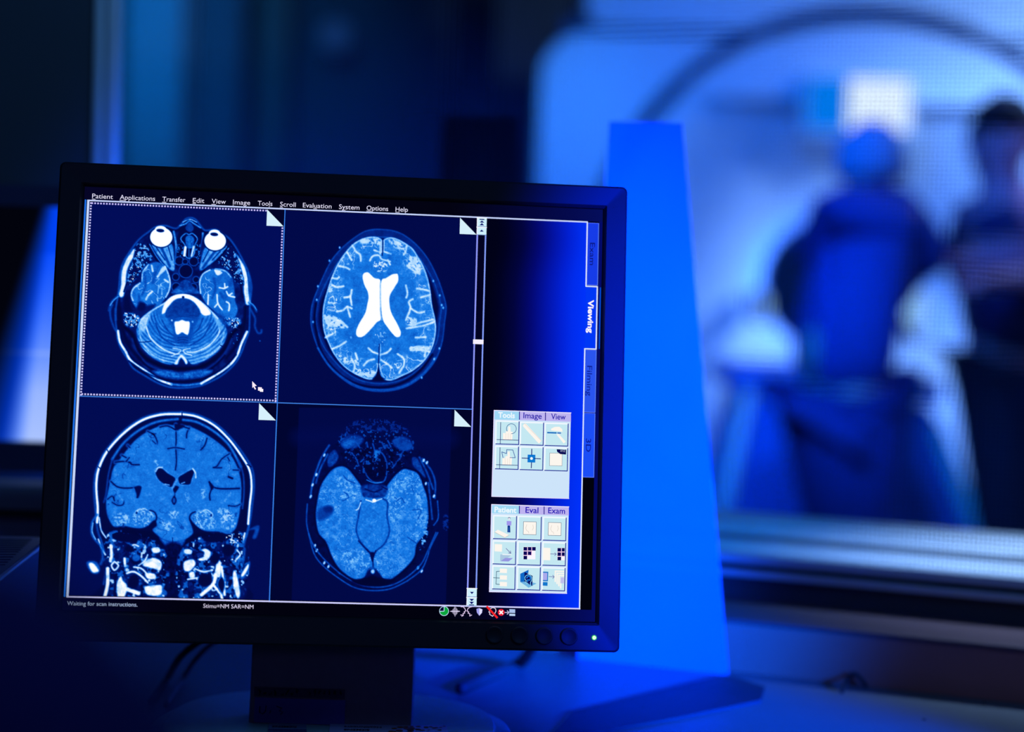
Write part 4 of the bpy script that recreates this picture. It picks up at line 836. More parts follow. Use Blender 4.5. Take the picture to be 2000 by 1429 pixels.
def icon6(i, b, Q):
    i -= 6
    if i == 0:
        pl(b, Q, [(163, 425), (200, 398), (335, 462), (285, 492)], PW); ln(b, Q, [(163, 428), (285, 494), (338, 464)], 1, (190, 190, 180))
        c = Q(338, 262); b.disc(c[0], c[1], 3.2, (90, 90, 140), 8); b.disc(c[0], c[1] + .9, 2.6, (230, 230, 245), 8.5)
        pl(b, Q, [(308, 292), (365, 295), (362, 348), (308, 345)], (160, 150, 235)); pl(b, Q, [(318, 350), (330, 346), (350, 350), (352, 432), (316, 430)], (10, 50, 140)); ln(b, Q, [(334, 372), (333, 430)], 1, (60, 130, 210))
    if i in (1, 2):
        o = 0 if i == 1 else 302; p = 0 if i == 1 else 10
        pl(b, Q, [(512 + o, 300 + p), (667 + o, 304 + p), (664 + o, 460 + p), (508 + o, 456 + p)], PW); ln(b, Q, [(512 + o, 300 + p), (667 + o, 304 + p), (664 + o, 460 + p), (508 + o, 456 + p), (512 + o, 300 + p)], 1, (90, 100, 130))
        ln(b, Q, [(552 + o, 335 + p), (538 + o, 380 + p), (552 + o, 410 + p), (572 + o, 420 + p), (576 + o, 440 + p)], .8, (200, 190, 180)); ln(b, Q, [(625 + o, 340 + p), (632 + o, 375 + p), (618 + o, 405 + p)], .8, (200, 190, 180))
    if i == 3:
        pl(b, Q, [(162, 572), (252, 576), (250, 665), (160, 660)], PW); ln(b, Q, [(300, 625), (358, 685)], 1.5, (110, 110, 170)); ln(b, Q, [(352, 655), (358, 685), (330, 680)], 1.5, (110, 110, 170))
        pl(b, Q, [(230, 698), (370, 704), (320, 740), (228, 780)], (170, 200, 225)); pl(b, Q, [(232, 780), (290, 740), (384, 742), (330, 784)], (150, 150, 225), 8); pl(b, Q, [(256, 690), (372, 700), (366, 708), (256, 704)], (240, 245, 250), 8)
    if i in (4, 5):
        o = 0 if i == 4 else 412; q = 0 if i == 4 else 12
        pl(b, Q, [(510 + o, 606 + q), (657 + o if i == 4 else 1013, 608 + q), (655 + o if i == 4 else 1012, 758 + q), (507 + o, 755 + q)], (250, 246, 255))
        for r, cc in enumerate((3, 2, 1)):
            for c_ in range(cc if i == 4 else min(cc, 2)):
                x0 = 512 + o + c_ * 52; y0 = 608 + q + r * 53; x1 = min(x0 + 44, 1012)
                pl(b, Q, [(x0, y0), (x1, y0 + 1), (x1 - 1, y0 + 44), (x0 - 1, y0 + 43)], (8, 6, 84), 9)
        for cx in (558, 610): 
            if cx + o < 1010: ln(b, Q, [(cx + o, 608 + q), (cx + o - 2, 706 + q)], 1, (240, 170, 230), 10)
        for cy in (657, 707): ln(b, Q, [(510 + o, cy + q), (min(606 + o, 1010), cy + q + 1)], 1, (240, 170, 230), 10)
    if i == 5:
        pl(b, Q, [(752, 616), (838, 620), (835, 770), (748, 766)], PW); ln(b, Q, [(838, 692), (908, 695)], 1.4, (110, 110, 170)); ln(b, Q, [(890, 678), (908, 695), (890, 712)], 1.4, (110, 110, 170))
    if i == 6:
        for y in (868, 950, 1030): pl(b, Q, [(226, y), (312, y + 4), (310, y + 56), (222, y + 52)], PW)
        ln(b, Q, [(222, 902), (184, 904), (178, 1058), (222, 1062)], 1.4, (50, 90, 120)); ln(b, Q, [(146, 980), (222, 984)], 1.4, (50, 90, 120))
    if i == 7:
        pl(b, Q, [(472, 932), (574, 884), (570, 925), (530, 930), (520, 1030), (472, 1032)], (14, 104, 200)); pl(b, Q, [(472, 1032), (520, 1010), (670, 1050), (574, 1102)], (110, 180, 226), 6.8)
        pl(b, Q, [(524, 912), (622, 958), (618, 1082), (520, 1022)], (6, 8, 96), 8); ln(b, Q, [(530, 1005), (528, 975), (545, 952), (580, 942), (610, 970), (612, 1010), (595, 1040), (600, 1070)], 1.6, (120, 200, 250), 9); ln(b, Q, [(550, 985), (570, 958), (598, 975), (590, 1010), (562, 1005), (560, 1030)], 2.2, (30, 130, 230), 9); ln(b, Q, [(530, 1005), (545, 1012), (540, 1040), (560, 1048)], 1.4, (150, 220, 250), 9)
    if i == 8:
        pl(b, Q, [(748, 906), (812, 908), (808, 1024), (746, 1022)], (24, 120, 200)); pl(b, Q, [(748, 920), (800, 922), (797, 1010), (746, 1008)], (170, 170, 236), 8); pl(b, Q, [(746, 1032), (804, 1034), (803, 1080), (744, 1076)], (20, 120, 205))
        ln(b, Q, [(820, 966), (884, 970)], 1.4, (110, 110, 170)); ln(b, Q, [(866, 950), (884, 970), (866, 990)], 1.4, (110, 110, 170))
        for k_ in range(4):
            x = 890 + 22 * k_; y = 892 + 26 * k_; pl(b, Q, [(x, y), (1005, y + 4), (1004, y + 20), (x + 16, y + 16), (x + 14, y + 140), (x - 2, y + 140)], PW, 8)
        pl(b, Q, [(962, 975), (1004, 976), (1003, 1050), (960, 1048)], (190, 190, 236), 9)
palette(C5, [(163, 138), (1137, 170), (1112, 1255), (133, 1228)], (484, 814), 112,
        [('Tools', 213, 425, (228, 236), 0.03, (236, 248, 255), 13), ('Image', 532, 765, (236, 246), 0.012, (34, 20, 170), 14), ('View', 884, 1070, (250, 256), 0.012, (34, 20, 170), 14)],
        [(188, 272, 480, 562), (500, 288, 790, 572), (812, 300, 1102, 582), (182, 592, 472, 878), (496, 600, 784, 888), (808, 610, 1096, 898)], None, icon5)
palette(C6, [(125, 93), (1062, 122), (1038, 1170), (98, 1150)], (462, 762), 104,
        [('Patient', 158, 425, (184, 194), 0.03, (236, 248, 255), 13), ('Eval', 535, 692, (192, 198), 0.012, (30, 10, 180), 14), ('Exam', 810, 1015, (198, 206), 0.012, (30, 10, 180), 14)],
        [(150, 228, 428, 506), (450, 236, 728, 516), (755, 246, 1030, 524), (146, 534, 420, 812), (446, 544, 722, 822), (750, 552, 1024, 828), (140, 838, 412, 1116), (442, 848, 716, 1124), (744, 858, 1016, 1132)], None, icon6)

scan_eyes(screen); scan_ventricles(screen); scan_coronal(screen); scan_grainy(screen)

# power light and the four round keys on the lower bezel
def mpt(x, y, d=0.0): return Vector((x * S, d, -y * S))
px, py = P(1159, 1244.5)
m = MB(); m.revolve([(0.0001, -0.0056), (0.0008, -0.0055), (0.0013, -0.0050), (0.0014, -0.0036)], mpt(px, py))
led = m.done('power_light', emit_mat('green_light', (0.62, 1.0, 0.66), 1.25), mon, smooth=True); led.matrix_basis = MREL
led['label'] = 'glowing green power light'
m = MB(); m.revolve([(0.0014, -0.0049), (0.0017, -0.0048), (0.0019, -0.0040)], mpt(px, py))
o = m.done('light_ring', emit_mat('green_ring', (0.02, 0.5, 0.16), 1.0), led, smooth=True)
for cx in (965, 1013.5, 1062, 1110):
    x, y = P(cx, 1239 + (cx - 965) * .024)
    m = MB(); m.revolve([(0.0001, -0.0048), (0.0045, -0.0048), (0.0052, -0.0053), (0.0060, -0.0052), (0.0063, -0.0040)], mpt(x, y), seg=40)
    o = m.done('control_button', mat('button_plastic', (0.016, 0.016, 0.02), .6, var=.05), mon, smooth=True); o.matrix_basis = MREL

# neck with tape labels, two stacked base plates
nl = at_y(485, 1413, 1.352); nr = at_y(803, 1418, 1.352)
x0, x1 = nl.x - base_c.x, nr.x - base_c.x; yf = 1.352 - base_c.y; zt = 0.165; ZN = nl.z - DESK - 0.001
m = MB()
m.prism([(x0, yf, ZN), (x0, yf + 0.030, ZN), (x0, yf + 0.058, zt), (x0, yf + 0.028, zt)], (x1 - x0, 0, 0))
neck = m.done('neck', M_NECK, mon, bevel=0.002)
m = MB(); m.prism([(x0 + .006, yf + .004, 0.0145), (x0 + .006, yf + 0.025, 0.0145), (x0 + .006, yf + 0.025, ZN + .001), (x0 + .006, yf + .004, ZN + .001)], (x1 - x0 - .012, 0, 0)); m.done('neck_foot', M_BLACK, mon)
nslope = 0.028 / (zt - ZN)
def npt(x, z, off=0.0): return Vector((x, yf + (z - ZN) * nslope - 0.0004 - off, z))
def photo_on_neck(px_, py_):
    d = ray(px_, py_); n = Vector((0, 1, -nslope)).normalized(); p0 = base_c + Vector((0, yf, ZN)); t = (p0 - CAM).dot(n) / d.dot(n)
    q = CAM + d * t - base_c; return q.x, q.z
for nm, (xa, ya, xb, yb_), colr in (('tape_strip', (497, 1341, 673, 1361), (0.05, 0.035, 0.12)), ('paper_label', (498, 1361, 673, 1412), (0.13, 0.10, 0.50))):
    a = photo_on_neck(xa, ya); b = photo_on_neck(xb, yb_ + 3)
    m = MB(); m.prism([npt(a[0], a[1]), npt(b[0], a[1]), npt(b[0], b[1]), npt(a[0], b[1])], (0, -0.0004, 0)); lb = m.done(nm, mat(nm, colr, .7), neck)
    # handwriting: thin ink strokes
    rnd = random.Random(3 if nm == 'tape_strip' else 9); m = MB()
    if nm == 'tape_strip':
        xx = 505.0
        while xx < 664:
            pts = []; w = rnd.uniform(5, 8)
            for k_ in range(5): q = photo_on_neck(xx + w * rnd.random(), 1344 + 14 * rnd.random()); pts.append(npt(q[0], q[1], .0006))
            m.tube(pts, 0.0004, 5); xx += w + rnd.uniform(2, 5) + (12 if 575 < xx < 588 else 0)
    else:
        for seq in ([(508, 1378), (507, 1390), (513, 1393), (519, 1388), (520, 1377)], [(527, 1392), (529, 1386)], [(540, 1378), (551, 1382), (546, 1387), (553, 1390), (548, 1394)]):
            m.tube([npt(*photo_on_neck(*q), .0006) for q in seq], 0.0004, 5)
    m.done('handwriting', M_BLACK, mon).parent = neck
def superell(rx, ry, n=72, p=2.6):
    return [(math.copysign(abs(math.cos(t)) ** (2 / p), math.cos(t)) * rx, math.copysign(abs(math.sin(t)) ** (2 / p), math.sin(t)) * ry) for t in [2 * math.pi * k / n for k in range(n)]]
def plate(name, rx, ry, z0, z1, cx, cy, mt_, parent):
    bm = bmesh.new(); rings = []
    for (s_, z) in ((1, z0), (1, z1 - .003), (.994, z1 - .001), (.98, z1), (.5, z1 + .0015)):
        rings.append([bm.verts.new((cx + x * s_, cy + y * s_, z)) for x, y in superell(rx, ry)])
    for u, v in zip(rings, rings[1:]):
        for k_ in range(len(u)): bm.faces.new((u[k_], u[(k_ + 1) % len(u)], v[(k_ + 1) % len(u)], v[k_]))
    bm.faces.new(rings[-1]); bm.faces.new(rings[0][::-1])
    me = bpy.data.meshes.new(name); bm.to_mesh(me); bm.free(); me.shade_smooth()
    return add_obj(name, me, mt_, parent)
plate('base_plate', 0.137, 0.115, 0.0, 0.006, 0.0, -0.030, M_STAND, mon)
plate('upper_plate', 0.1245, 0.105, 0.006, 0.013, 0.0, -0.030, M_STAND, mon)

# things lying on the base in front of the neck
zc = DESK + 0.0152
def flat_card(name, lab, cat, corners, z, th, m_):
    m = MB(); pts = [on_z(x, y, z) for x, y in corners]
    c = sum(pts, Vector()) / len(pts); root = thing(name, lab, cat, (c.x, c.y, z - th / 2))
    m.prism([p - root.location for p in pts], (0, 0, -th)); b = m.done('card', m_, root)
    return root, c
def lay_text(body, p0, p1, h, z, root, m_, bold=.01, name='printed_text'):
    """writing lying flat and seen upside down: p0 is where the first letter starts (right), p1 its end (left)"""
    vs, fs, w, _ = glyphs(body, bold); a = on_z(*p0, z); b = on_z(*p1, z); d = (b - a); L = d.length; d.normalize(); u = Vector((d.y, -d.x, 0)) * (-1)
    me = bpy.data.meshes.new(name); me.from_pydata([a + d * (x * L / w) + u * (y * h / CAPH) - root.location for x, y in vs], [], fs)
    return add_obj(name, me, m_, root)
M_CARD = mat('printed_card', (0.55, 0.50, 0.72), .6); M_INK = mat('black_ink', (0.01, 0.01, 0.02), .6); M_DOT = mat('orange_ink', (0.42, 0.10, 0.02), .6)
root, c = flat_card('printed_card', 'pale printed card with dots lying on the monitor foot under the neck', 'card', [(645, 1413), (872, 1416), (880, 1448), (640, 1446)], zc + .0008, 0.001, M_CARD)
zt_ = zc + .0011
lay_text('Healthineers', (745, 1418.2), (672, 1417), .0050, zt_, root, M_INK); lay_text('SIEMENS', (722, 1423.6), (672, 1422.6), .0044, zt_, root, M_INK, .02)
dots = bmesh.new(); rnd = random.Random(5)
for k_ in range(46):
    t = rnd.random(); x = 752 + 118 * t ** .8; y = 1417 + rnd.random() * 26
    if (x - 752) < 60 and y < 1440 - (x - 752) * .5: continue
    rr_ = .0022 * (1.2 - t) + .0006; p = on_z(x, y, zt_) - root.location
    dots.faces.new([dots.verts.new(p + Vector((rr_ * math.cos(a), rr_ * math.sin(a), 0))) for a in [2 * math.pi * q / 12 for q in range(12)]])
for (x, y, r_) in ((770, 1422, .0022), (782, 1419.5, .0026), (793, 1419, .002), (780, 1426, .0028), (794, 1422, .0024), (804, 1418, .0018), (817, 1418, .002), (832, 1419, .0018), (805, 1423, .0018), (766, 1428, .003), (816, 1424, .0015), (853, 1420, .0012), (858, 1425, .0012), (838, 1425, .001)):
    p = on_z(x, y, zt_) - root.location; dots.faces.new([dots.verts.new(p + Vector((r_ * math.cos(a), r_ * math.sin(a), 0))) for a in [2 * math.pi * q / 14 for q in range(14)]])
me = bpy.data.meshes.new('printed_dots'); dots.to_mesh(me); dots.free(); add_obj('printed_dots', me, M_DOT, root)
root, c = flat_card('sticker', 'small blue-grey sticker with lines on the monitor foot, left of the printed card', 'sticker', [(525, 1411.5), (598, 1413.5), (600, 1446), (522, 1445)], zc + .0008, 0.001, mat('sticker_paper', (0.20, 0.26, 0.42), .6))
lay_text('SIEMENS', (580, 1417.4), (532, 1416.6), .0044, zt_, root, M_INK, .02)
m = MB()
for y in (1423.6, 1426.4, 1431): m.prism([on_z(524, y, zt_) - root.location, on_z(599, y + 1, zt_) - root.location, on_z(599, y + 1.9, zt_) - root.location, on_z(524, y + .9, zt_) - root.location], (0, 0, .0002))
m.done('printed_lines', mat('blue_ink', (0.03, 0.05, 0.2), .6), root)

# ------------------------------------------------------------------ desk, wall, window
W0 = on_z(1900, 1365, DESK); W0.z = 0                 # front foot of the trunking on the desk
WD = Vector((-math.cos(math.radians(20.3)), math.sin(math.radians(20.3)), 0))   # along the wall, leftwards
WN = Vector((-WD.y, WD.x, 0)); WN = WN if WN.y > 0 else -WN                     # into the wall
def wp(t, n, z): return W0 + WD * t + WN * n + Vector((0, 0, z))
ZAX = Vector((0, 0, 1))
def wbox(mb, t0, t1, n0, n1, z0, z1):
    mb.prism([wp(t0, n0, z0), wp(t1, n0, z0), wp(t1, n1, z0), wp(t0, n1, z0)], (0, 0, z1 - z0)); return mb
def on_wall(px_, py_, n):
    d = ray(px_, py_); t = (wp(0, n, 0) - CAM).dot(WN) / d.dot(WN); p = CAM + d * t
    return (p - W0).dot(WD), p.z

m = MB(); wbox(m, -0.9, 2.2, -0.66, 0.10, DESK - 0.028, DESK)
desk = thing('desk', 'pale laminate control desk carrying the monitors', 'desk', wp(0.6, -0.5, 0))
o = m.done('desk_top', M_DESK, None, bevel=0.002); o.parent = desk; o.matrix_parent_inverse = Matrix.Translation(-desk.location)
def under(o, root): o.parent = root; o.matrix_parent_inverse = Matrix.Translation(-root.location); return o
for t in (-0.8, 0.6, 2.05):
    m = MB(); wbox(m, t, t + .04, -0.55, 0.06, 0, DESK - 0.028); under(m.done('side_support', M_TRUNK, None), desk)

TH = on_wall(1900, 1255, 0.0)[1]                       # trunking height
m = MB(); wbox(m, -0.9, 2.2, 0.002, 0.10, DESK + .0005, TH - .004)
trunk = thing('cable_trunking', 'brown cable duct with grey top along the back of the desk', 'cable duct', wp(0.6, 0.05, DESK))
under(m.done('front_board', M_BROWN, None), trunk)
m = MB(); wbox(m, -0.9, 2.2, 0.0, 0.10, TH - .004, TH); under(m.done('top_cover', M_TRUNK, None, bevel=.001), trunk)

# window opening in the wall
NW = 0.10
tL = on_wall(190, 150, NW)[0]; zB = on_wall(1900, 1166, NW)[1]
tR = -1.3; zTop = 2.15; WT = 0.36
m = MB()
wbox(m, tR - 1.0, tL + 2.2, NW, NW + WT, 0.0, zB)                       # below
wbox(m, tL, tL + 2.2, NW, NW + .03, zB, 2.7); wbox(m, tR - 1.0, tR, NW, NW + WT, zB, 2.7); wbox(m, tR, tL, NW, NW + WT, zTop, 2.7)
struct(m.done('wall_back', M_WALL))
win = bpy.data.objects.new('window_1', None); COL.objects.link(win); win.location = wp(0.4, NW, zB); struct(win)
fw = 0.012
def frame_rect(n0, n1, w, name, mt_, inset=0.0):
    m = MB(); a, b, c, d = tR + inset, tL - inset, zB + inset, zTop - inset
    wbox(m, a, b, n0, n1, c, c + w); wbox(m, a, b, n0, n1, d - w, d); wbox(m, a, a + w, n0, n1, c + w, d - w); wbox(m, b - w, b, n0, n1, c + w, d - w)
    return under(m.done(name, mt_, None, bevel=.001), win)
frame_rect(NW - .006, NW + .012, .0065, 'window_frame', M_FRAME)
frame_rect(NW + .002, NW + .014, .0055, 'gasket', M_RUBBER, .0065)
frame_rect(NW - .002, NW + .016, .0085, 'window_frame', M_FRAME, .0120)
# pane
gm = bpy.data.materials.new('pane_glass'); gm.use_nodes = True; nt = gm.node_tree; nt.nodes.remove(nt.nodes['Principled BSDF'])
tr = nt.nodes.new('ShaderNodeBsdfTransparent'); tr.inputs[0].default_value = (.95, .97, 1, 1); gl = nt.nodes.new('ShaderNodeBsdfGlossy'); gl.inputs['Roughness'].default_value = .02
mx = nt.nodes.new('ShaderNodeMixShader'); mx.inputs[0].default_value = .03
nt.links.new(tr.outputs[0], mx.inputs[1]); nt.links.new(gl.outputs[0], mx.inputs[2]); nt.links.new(mx.outputs[0], nt.nodes['Material Output'].inputs[0])
m = MB(); wbox(m, tR + .0205, tL - .0205, NW + .006, NW + .009, zB + .0205, zTop - .0205); under(m.done('glass', gm, None), win)
# fine woven screening mesh behind the pane
sm = bpy.data.materials.new('screening_mesh'); sm.use_nodes = True; nt = sm.node_tree; nt.nodes.remove(nt.nodes['Principled BSDF'])
tc = nt.nodes.new('ShaderNodeTexCoord'); sep = nt.nodes.new('ShaderNodeSeparateXYZ'); nt.links.new(tc.outputs['Generated'], sep.inputs[0])
SPAN_T = (tL - tR - .033); SPAN_Z = (zTop - zB - .033)
def wires(sock, count):
    a = nt.nodes.new('ShaderNodeMath'); a.operation = 'MULTIPLY'; a.inputs[1].default_value = count; nt.links.new(sock, a.inputs[0])
    f = nt.nodes.new('ShaderNodeMath'); f.operation = 'FRACT'; nt.links.new(a.outputs[0], f.inputs[0])
    g = nt.nodes.new('ShaderNodeMath'); g.operation = 'LESS_THAN'; g.inputs[1].default_value = .13; nt.links.new(f.outputs[0], g.inputs[0]); return g
wx = wires(sep.outputs['X'], SPAN_T * abs(WD.x) / .0042 / abs(WD.x)); wz = wires(sep.outputs['Z'], SPAN_Z / .0042)
mxx = nt.nodes.new('ShaderNodeMath'); mxx.operation = 'MAXIMUM'; nt.links.new(wx.outputs[0], mxx.inputs[0]); nt.links.new(wz.outputs[0], mxx.inputs[1])
df = nt.nodes.new('ShaderNodeBsdfDiffuse'); df.inputs[0].default_value = (.07, .08, .09, 1); tr = nt.nodes.new('ShaderNodeBsdfTransparent')
mx = nt.nodes.new('ShaderNodeMixShader'); nt.links.new(mxx.outputs[0], mx.inputs[0]); nt.links.new(tr.outputs[0], mx.inputs[1]); nt.links.new(df.outputs[0], mx.inputs[2]); nt.links.new(mx.outputs[0], nt.nodes['Material Output'].inputs[0])
me = bpy.data.meshes.new('wire_mesh'); q = [wp(tR + .0205, NW + .013, zB + .0205), wp(tL - .0205, NW + .013, zB + .0205), wp(tL - .0205, NW + .013, zTop - .0205), wp(tR + .0205, NW + .013, zTop - .0205)]
me.from_pydata(q, [], [(0, 1, 2, 3)]); under(add_obj('wire_mesh', me, sm), win)
# deep white sill on the scanner room side, in two steps
m = MB(); wbox(m, tR, tL, NW + .02, NW + .165, zB - .001, zB + .009); wbox(m, tR, tL, NW + .19, NW + WT - .005, zB - .001, zB + .012)
under(m.done('window_sill', M_WHITE, None, bevel=.002), win)

# rest of the control room
m = MB(); m.box((-3.6, -1.6, -0.05), (3.6, 9.0, 0)); struct(m.done('floor', mat('dark_floor', (.06, .07, .09), .4)))
m = MB(); m.box((-4.0, -1.6, 2.75), (4.0, 9.0, 2.85)); struct(m.done('ceiling', mat('grey_ceiling', (.12, .13, .16), .8)))
m = MB(); m.box((-2.65, -1.6, 0), (-2.6, 2.0, 2.75)); struct(m.done('wall_left', M_WALL))
m = MB(); wbox(m, tL + .19, tL + .20, NW - .012, NW - .0005, DESK + .02, 2.7); o = m.done('trim_1', M_FRAME); struct(o)

# ------------------------------------------------------------------ scanner room
m = MB(); m.box((-2.65, 8.0, 0), (3.6, 8.1, 2.75)); struct(m.done('wall_far', M_ROOMW))
m = MB(); m.box((-2.65, 2.75, 0), (-2.6, 8.0, 2.75)); struct(m.done('wall_bounce_stop', mat('bounce_stop_black', (.006, .006, .008), .9)))  # unseen wall added near-black to stop stray blue bounce
m = MB(); m.box((3.55, 2.3, 0), (3.6, 8.0, 2.75)); struct(m.done('wall_right', M_ROOMW))
def colm(px0, px1, Y, name, lab, cat, m_, z1=2.5, dep=.3, handle=False):
    a = at_y(px0, 150, Y); b = at_y(px1, 150, Y)
    r_ = thing(name, lab, cat, ((a.x + b.x) / 2, Y + dep / 2, 0)); w = (b.x - a.x) / 2
    m = MB(); m.box((-w, -dep / 2, 0.0), (w, dep / 2, z1)); m.done('body', m_, r_, bevel=.004)
    m = MB(); m.box((-w + .02, -dep / 2 - .02, 0.08), (w - .02, -dep / 2 - .001, z1 - .04)); d = m.done('door', m_, r_, bevel=.004)
    m = MB(); m.tube([(w - .06, -dep / 2 - .05, 1.0), (w - .06, -dep / 2 - .05, 1.2)], .008); m.box((w - .066, -dep / 2 - .05, 1.01), (w - .054, -dep / 2 - .015, 1.02)); m.box((w - .066, -dep / 2 - .05, 1.18), (w - .054, -dep / 2 - .015, 1.19)); m.done('handle', M_FRAME, d)
    return r_
colm(242, 352, 6.6, 'cabinet', 'tall pale blue cabinet seen through the window, just right of the window frame', 'cabinet', mat('pale_blue_cabinet', (.34, .62, .85), .6))
colm(358, 470, 7.0, 'cabinet', 'tall dim blue cabinet seen through the window between the pale one and the grey one', 'cabinet', mat('blue_cabinet', (.09, .17, .26), .7))
colm(502, 560, 7.1, 'cabinet', 'narrow dim grey cabinet seen through the window above the monitor', 'cabinet', mat('grey_cabinet', (.12, .13, .13), .7))
colm(580, 868, 7.3, 'cabinet', 'wide dark blue cupboard seen through the window above the middle of the monitor', 'cabinet', mat('dark_blue_cupboard', (.06, .07, .10), .7))
colm(880, 966, 6.7, 'cabinet', 'black cabinet seen through the window left of the scanner', 'cabinet', mat('black_cabinet', (.012, .014, .02), .7))
p = at_y(655, 72, 7.1)
m = MB(); m.revolve([(.0001, -.03), (.05, -.028), (.07, 0), (.0001, .0)], (0, 0, 0)); o = m.done('wall_light', mat('pink_lens', (.6, .25, .4), .5)); o.location = (p.x, 7.11, p.z); tag(o, 'small faint pinkish round lamp on the dark blue cupboard', 'lamp')

# MRI scanner: shell with rounded corners, bore with flared trim rings
GY = 5.6
cc = at_y(1682, 562, GY); GX, GZ = cc.x, cc.z
sc_ = GY / FPX
gx0 = at_y(1056, 250, GY).x; gx1 = GX * 2 - gx0; gz1 = at_y(1060, 62, GY).z
scan = thing('scanner', 'white magnetic resonance scanner with a big round opening behind the window', 'scanner', (GX, GY + .5, 0))
def gput(o): return under(o, scan)
RO = 540 * sc_
def face_with_hole(x0, z0, x1, z1, r, R, y, n=24):
    """front face: rounded square outline bridged to the round opening"""
    out = rrect(x0, z0, x1, z1, r, y, n); bm_ = bmesh.new()
    inn = [Vector((GX + R * math.cos(math.atan2(v.z - GZ, v.x - GX)), y, GZ + R * math.sin(math.atan2(v.z - GZ, v.x - GX)))) for v in out]
    return out, inn
out, inn = face_with_hole(gx0, 0.05, gx1, gz1, .14, RO + .012, GY)
bm = bmesh.new(); A_ = [bm.verts.new(v) for v in out]; B_ = [bm.verts.new(v) for v in inn]
Cc = [bm.verts.new(v + Vector((0, 1.4, 0))) for v in out]; e_ = [bm.verts.new(v + Vector((0, .03, 0))) for v in inn]
E_ = [bm.verts.new(Vector((GX, 0, GZ)) + (v - Vector((GX, 0, GZ))) * 1.008 + Vector((0, .02, 0))) for v in out]
for k_ in range(len(A_)):
    j = (k_ + 1) % len(A_)
    bm.faces.new((A_[k_], A_[j], B_[j], B_[k_])); bm.faces.new((A_[k_], E_[k_], E_[j], A_[j])); bm.faces.new((E_[k_], Cc[k_], Cc[j], E_[j])); bm.faces.new((B_[k_], B_[j], e_[j], e_[k_]))
me = bpy.data.meshes.new('front_shell'); bmesh.ops.recalc_face_normals(bm, faces=bm.faces); bm.to_mesh(me); bm.free(); gput(add_obj('front_shell', me, M_GANTRY))
m = MB(); m.prism(rrect(gx0 + .13, gz1 + .03, gx1 - .13, gz1 + .33, .06, GY + .03), (0, 1.2, 0)); gput(m.done('top_cover', M_GANTRY, None))
m = MB(); m.prism(rrect(gx0 + .06, gz1 - .03, gx1 - .06, gz1 + .05, .01, GY + .06), (0, 1.2, 0)); gput(m.done('top_groove', M_GROOVE, None))
m = MB(); m.revolve([(RO + .014, .012), (RO + .012, -.006), (RO - .036, -.006), (RO - .038, .05)], (GX, GY, GZ), seg=128); gput(m.done('trim_ring', mat('blue_trim', (.008, .03, .12), .45, var=.03), None, smooth=True))
m = MB(); m.revolve([(RO - .036, .02), (RO - .07, .0), (RO - .16, .05), (RO - .36, .16), (.34, .34), (.25, .48), (.22, .62), (.22, 1.5)], (GX, GY, GZ), seg=128); gput(m.done('funnel', M_GANTRY, None, smooth=True))
m = MB(); m.revolve([(.22, .62), (.212, .62), (.212, 1.5)], (GX, GY, GZ), seg=96); gput(m.done('bore_liner', mat('blue_bore', (.05, .12, .4), .5), None, smooth=True))
# lit display above the bore
a = at_y(1580, 152, GY - .08); b = at_y(1772, 258, GY - .08)
m = MB(); m.box((a.x - .015, GY - .09, b.z - .015), (b.x + .015, GY + .12, a.z + .015)); dh = gput(m.done('display_housing', M_GANTRY, None, bevel=.004))
xm = at_y(1655, 200, GY - .08).x
m = MB(); m.box((a.x, GY - .094, b.z), (xm, GY - .0905, a.z)); gput(m.done('status_display', emit_mat('display_blue', (.0, .24, 1.0), 1.1), None))
m = MB(); m.box((xm + .001, GY - .094, b.z), (b.x, GY - .0905, a.z)); gput(m.done('status_display', emit_mat('display_white', (.78, .90, 1.0), 1.4), None))
# small lit control handles at both sides of the bore
for (px_, py_, w, h, st_, tl_) in ((1495, 602, 9, 30, .9, .1), (1790, 612, 20, 40, 1.2, -.35)):
    p = at_y(px_, py_, GY - .1); e1 = Vector((math.cos(tl_), 0, math.sin(tl_))); e2 = Vector((-math.sin(tl_), 0, math.cos(tl_)))
    def ovl(s_, y0, y1, nm, m_):
        m = MB(); n = 24; pr = [(p + e1 * math.cos(2 * math.pi * k / n) * w * sc_ * s_ + e2 * math.sin(2 * math.pi * k / n) * h * sc_ * s_) for k in range(n)]
        m.prism([Vector((v.x, y0, v.z)) for v in pr], (0, y1 - y0, 0)); return gput(m.done(nm, m_, None, bevel=.003))
    ovl(1.12, GY - .10, GY + .32, 'control_handle', M_GANTRY); ovl(1.0, GY - .106, GY - .1005, 'handle_light', emit_mat('panel_glow', (.30, .60, 1.0), st_))

# patient table in front of the bore: flared blue pedestal with pale edge strips
TY = 4.9
def tq(px_, py_, dy=0): return at_y(px_, py_, TY + dy)
tb = thing('patient_table', 'blue flared patient table pedestal with pale edges in front of the scanner opening', 'table', (GX, TY + .4, 0))
tl, trr, br_, bl_ = tq(1462, 770), tq(1822, 830), tq(1935, 1110), tq(1385, 1105)
m = MB(); m.prism([(tl.x, TY, tl.z), (trr.x, TY, tl.z - .02), (br_.x + .10, TY, 0), (bl_.x - .10, TY, 0)], (0, .5, 0)); under(m.done('pedestal', mat('blue_pedestal', (.03, .16, .62), .5), None, bevel=.01), tb)
for (p, q) in (((1462, 762), (1395, 1060)), ((1826, 826), (1918, 1070))):
    A = tq(*p, -.01); B = tq(*q, -.01); d = (B - A).normalized(); B = A + d * ((A.z - .01) / -d.z)
    m = MB(); m.tube([A, B], [.018, .030], 12); under(m.done('edge_strip', M_GANTRY, None, smooth=True), tb)
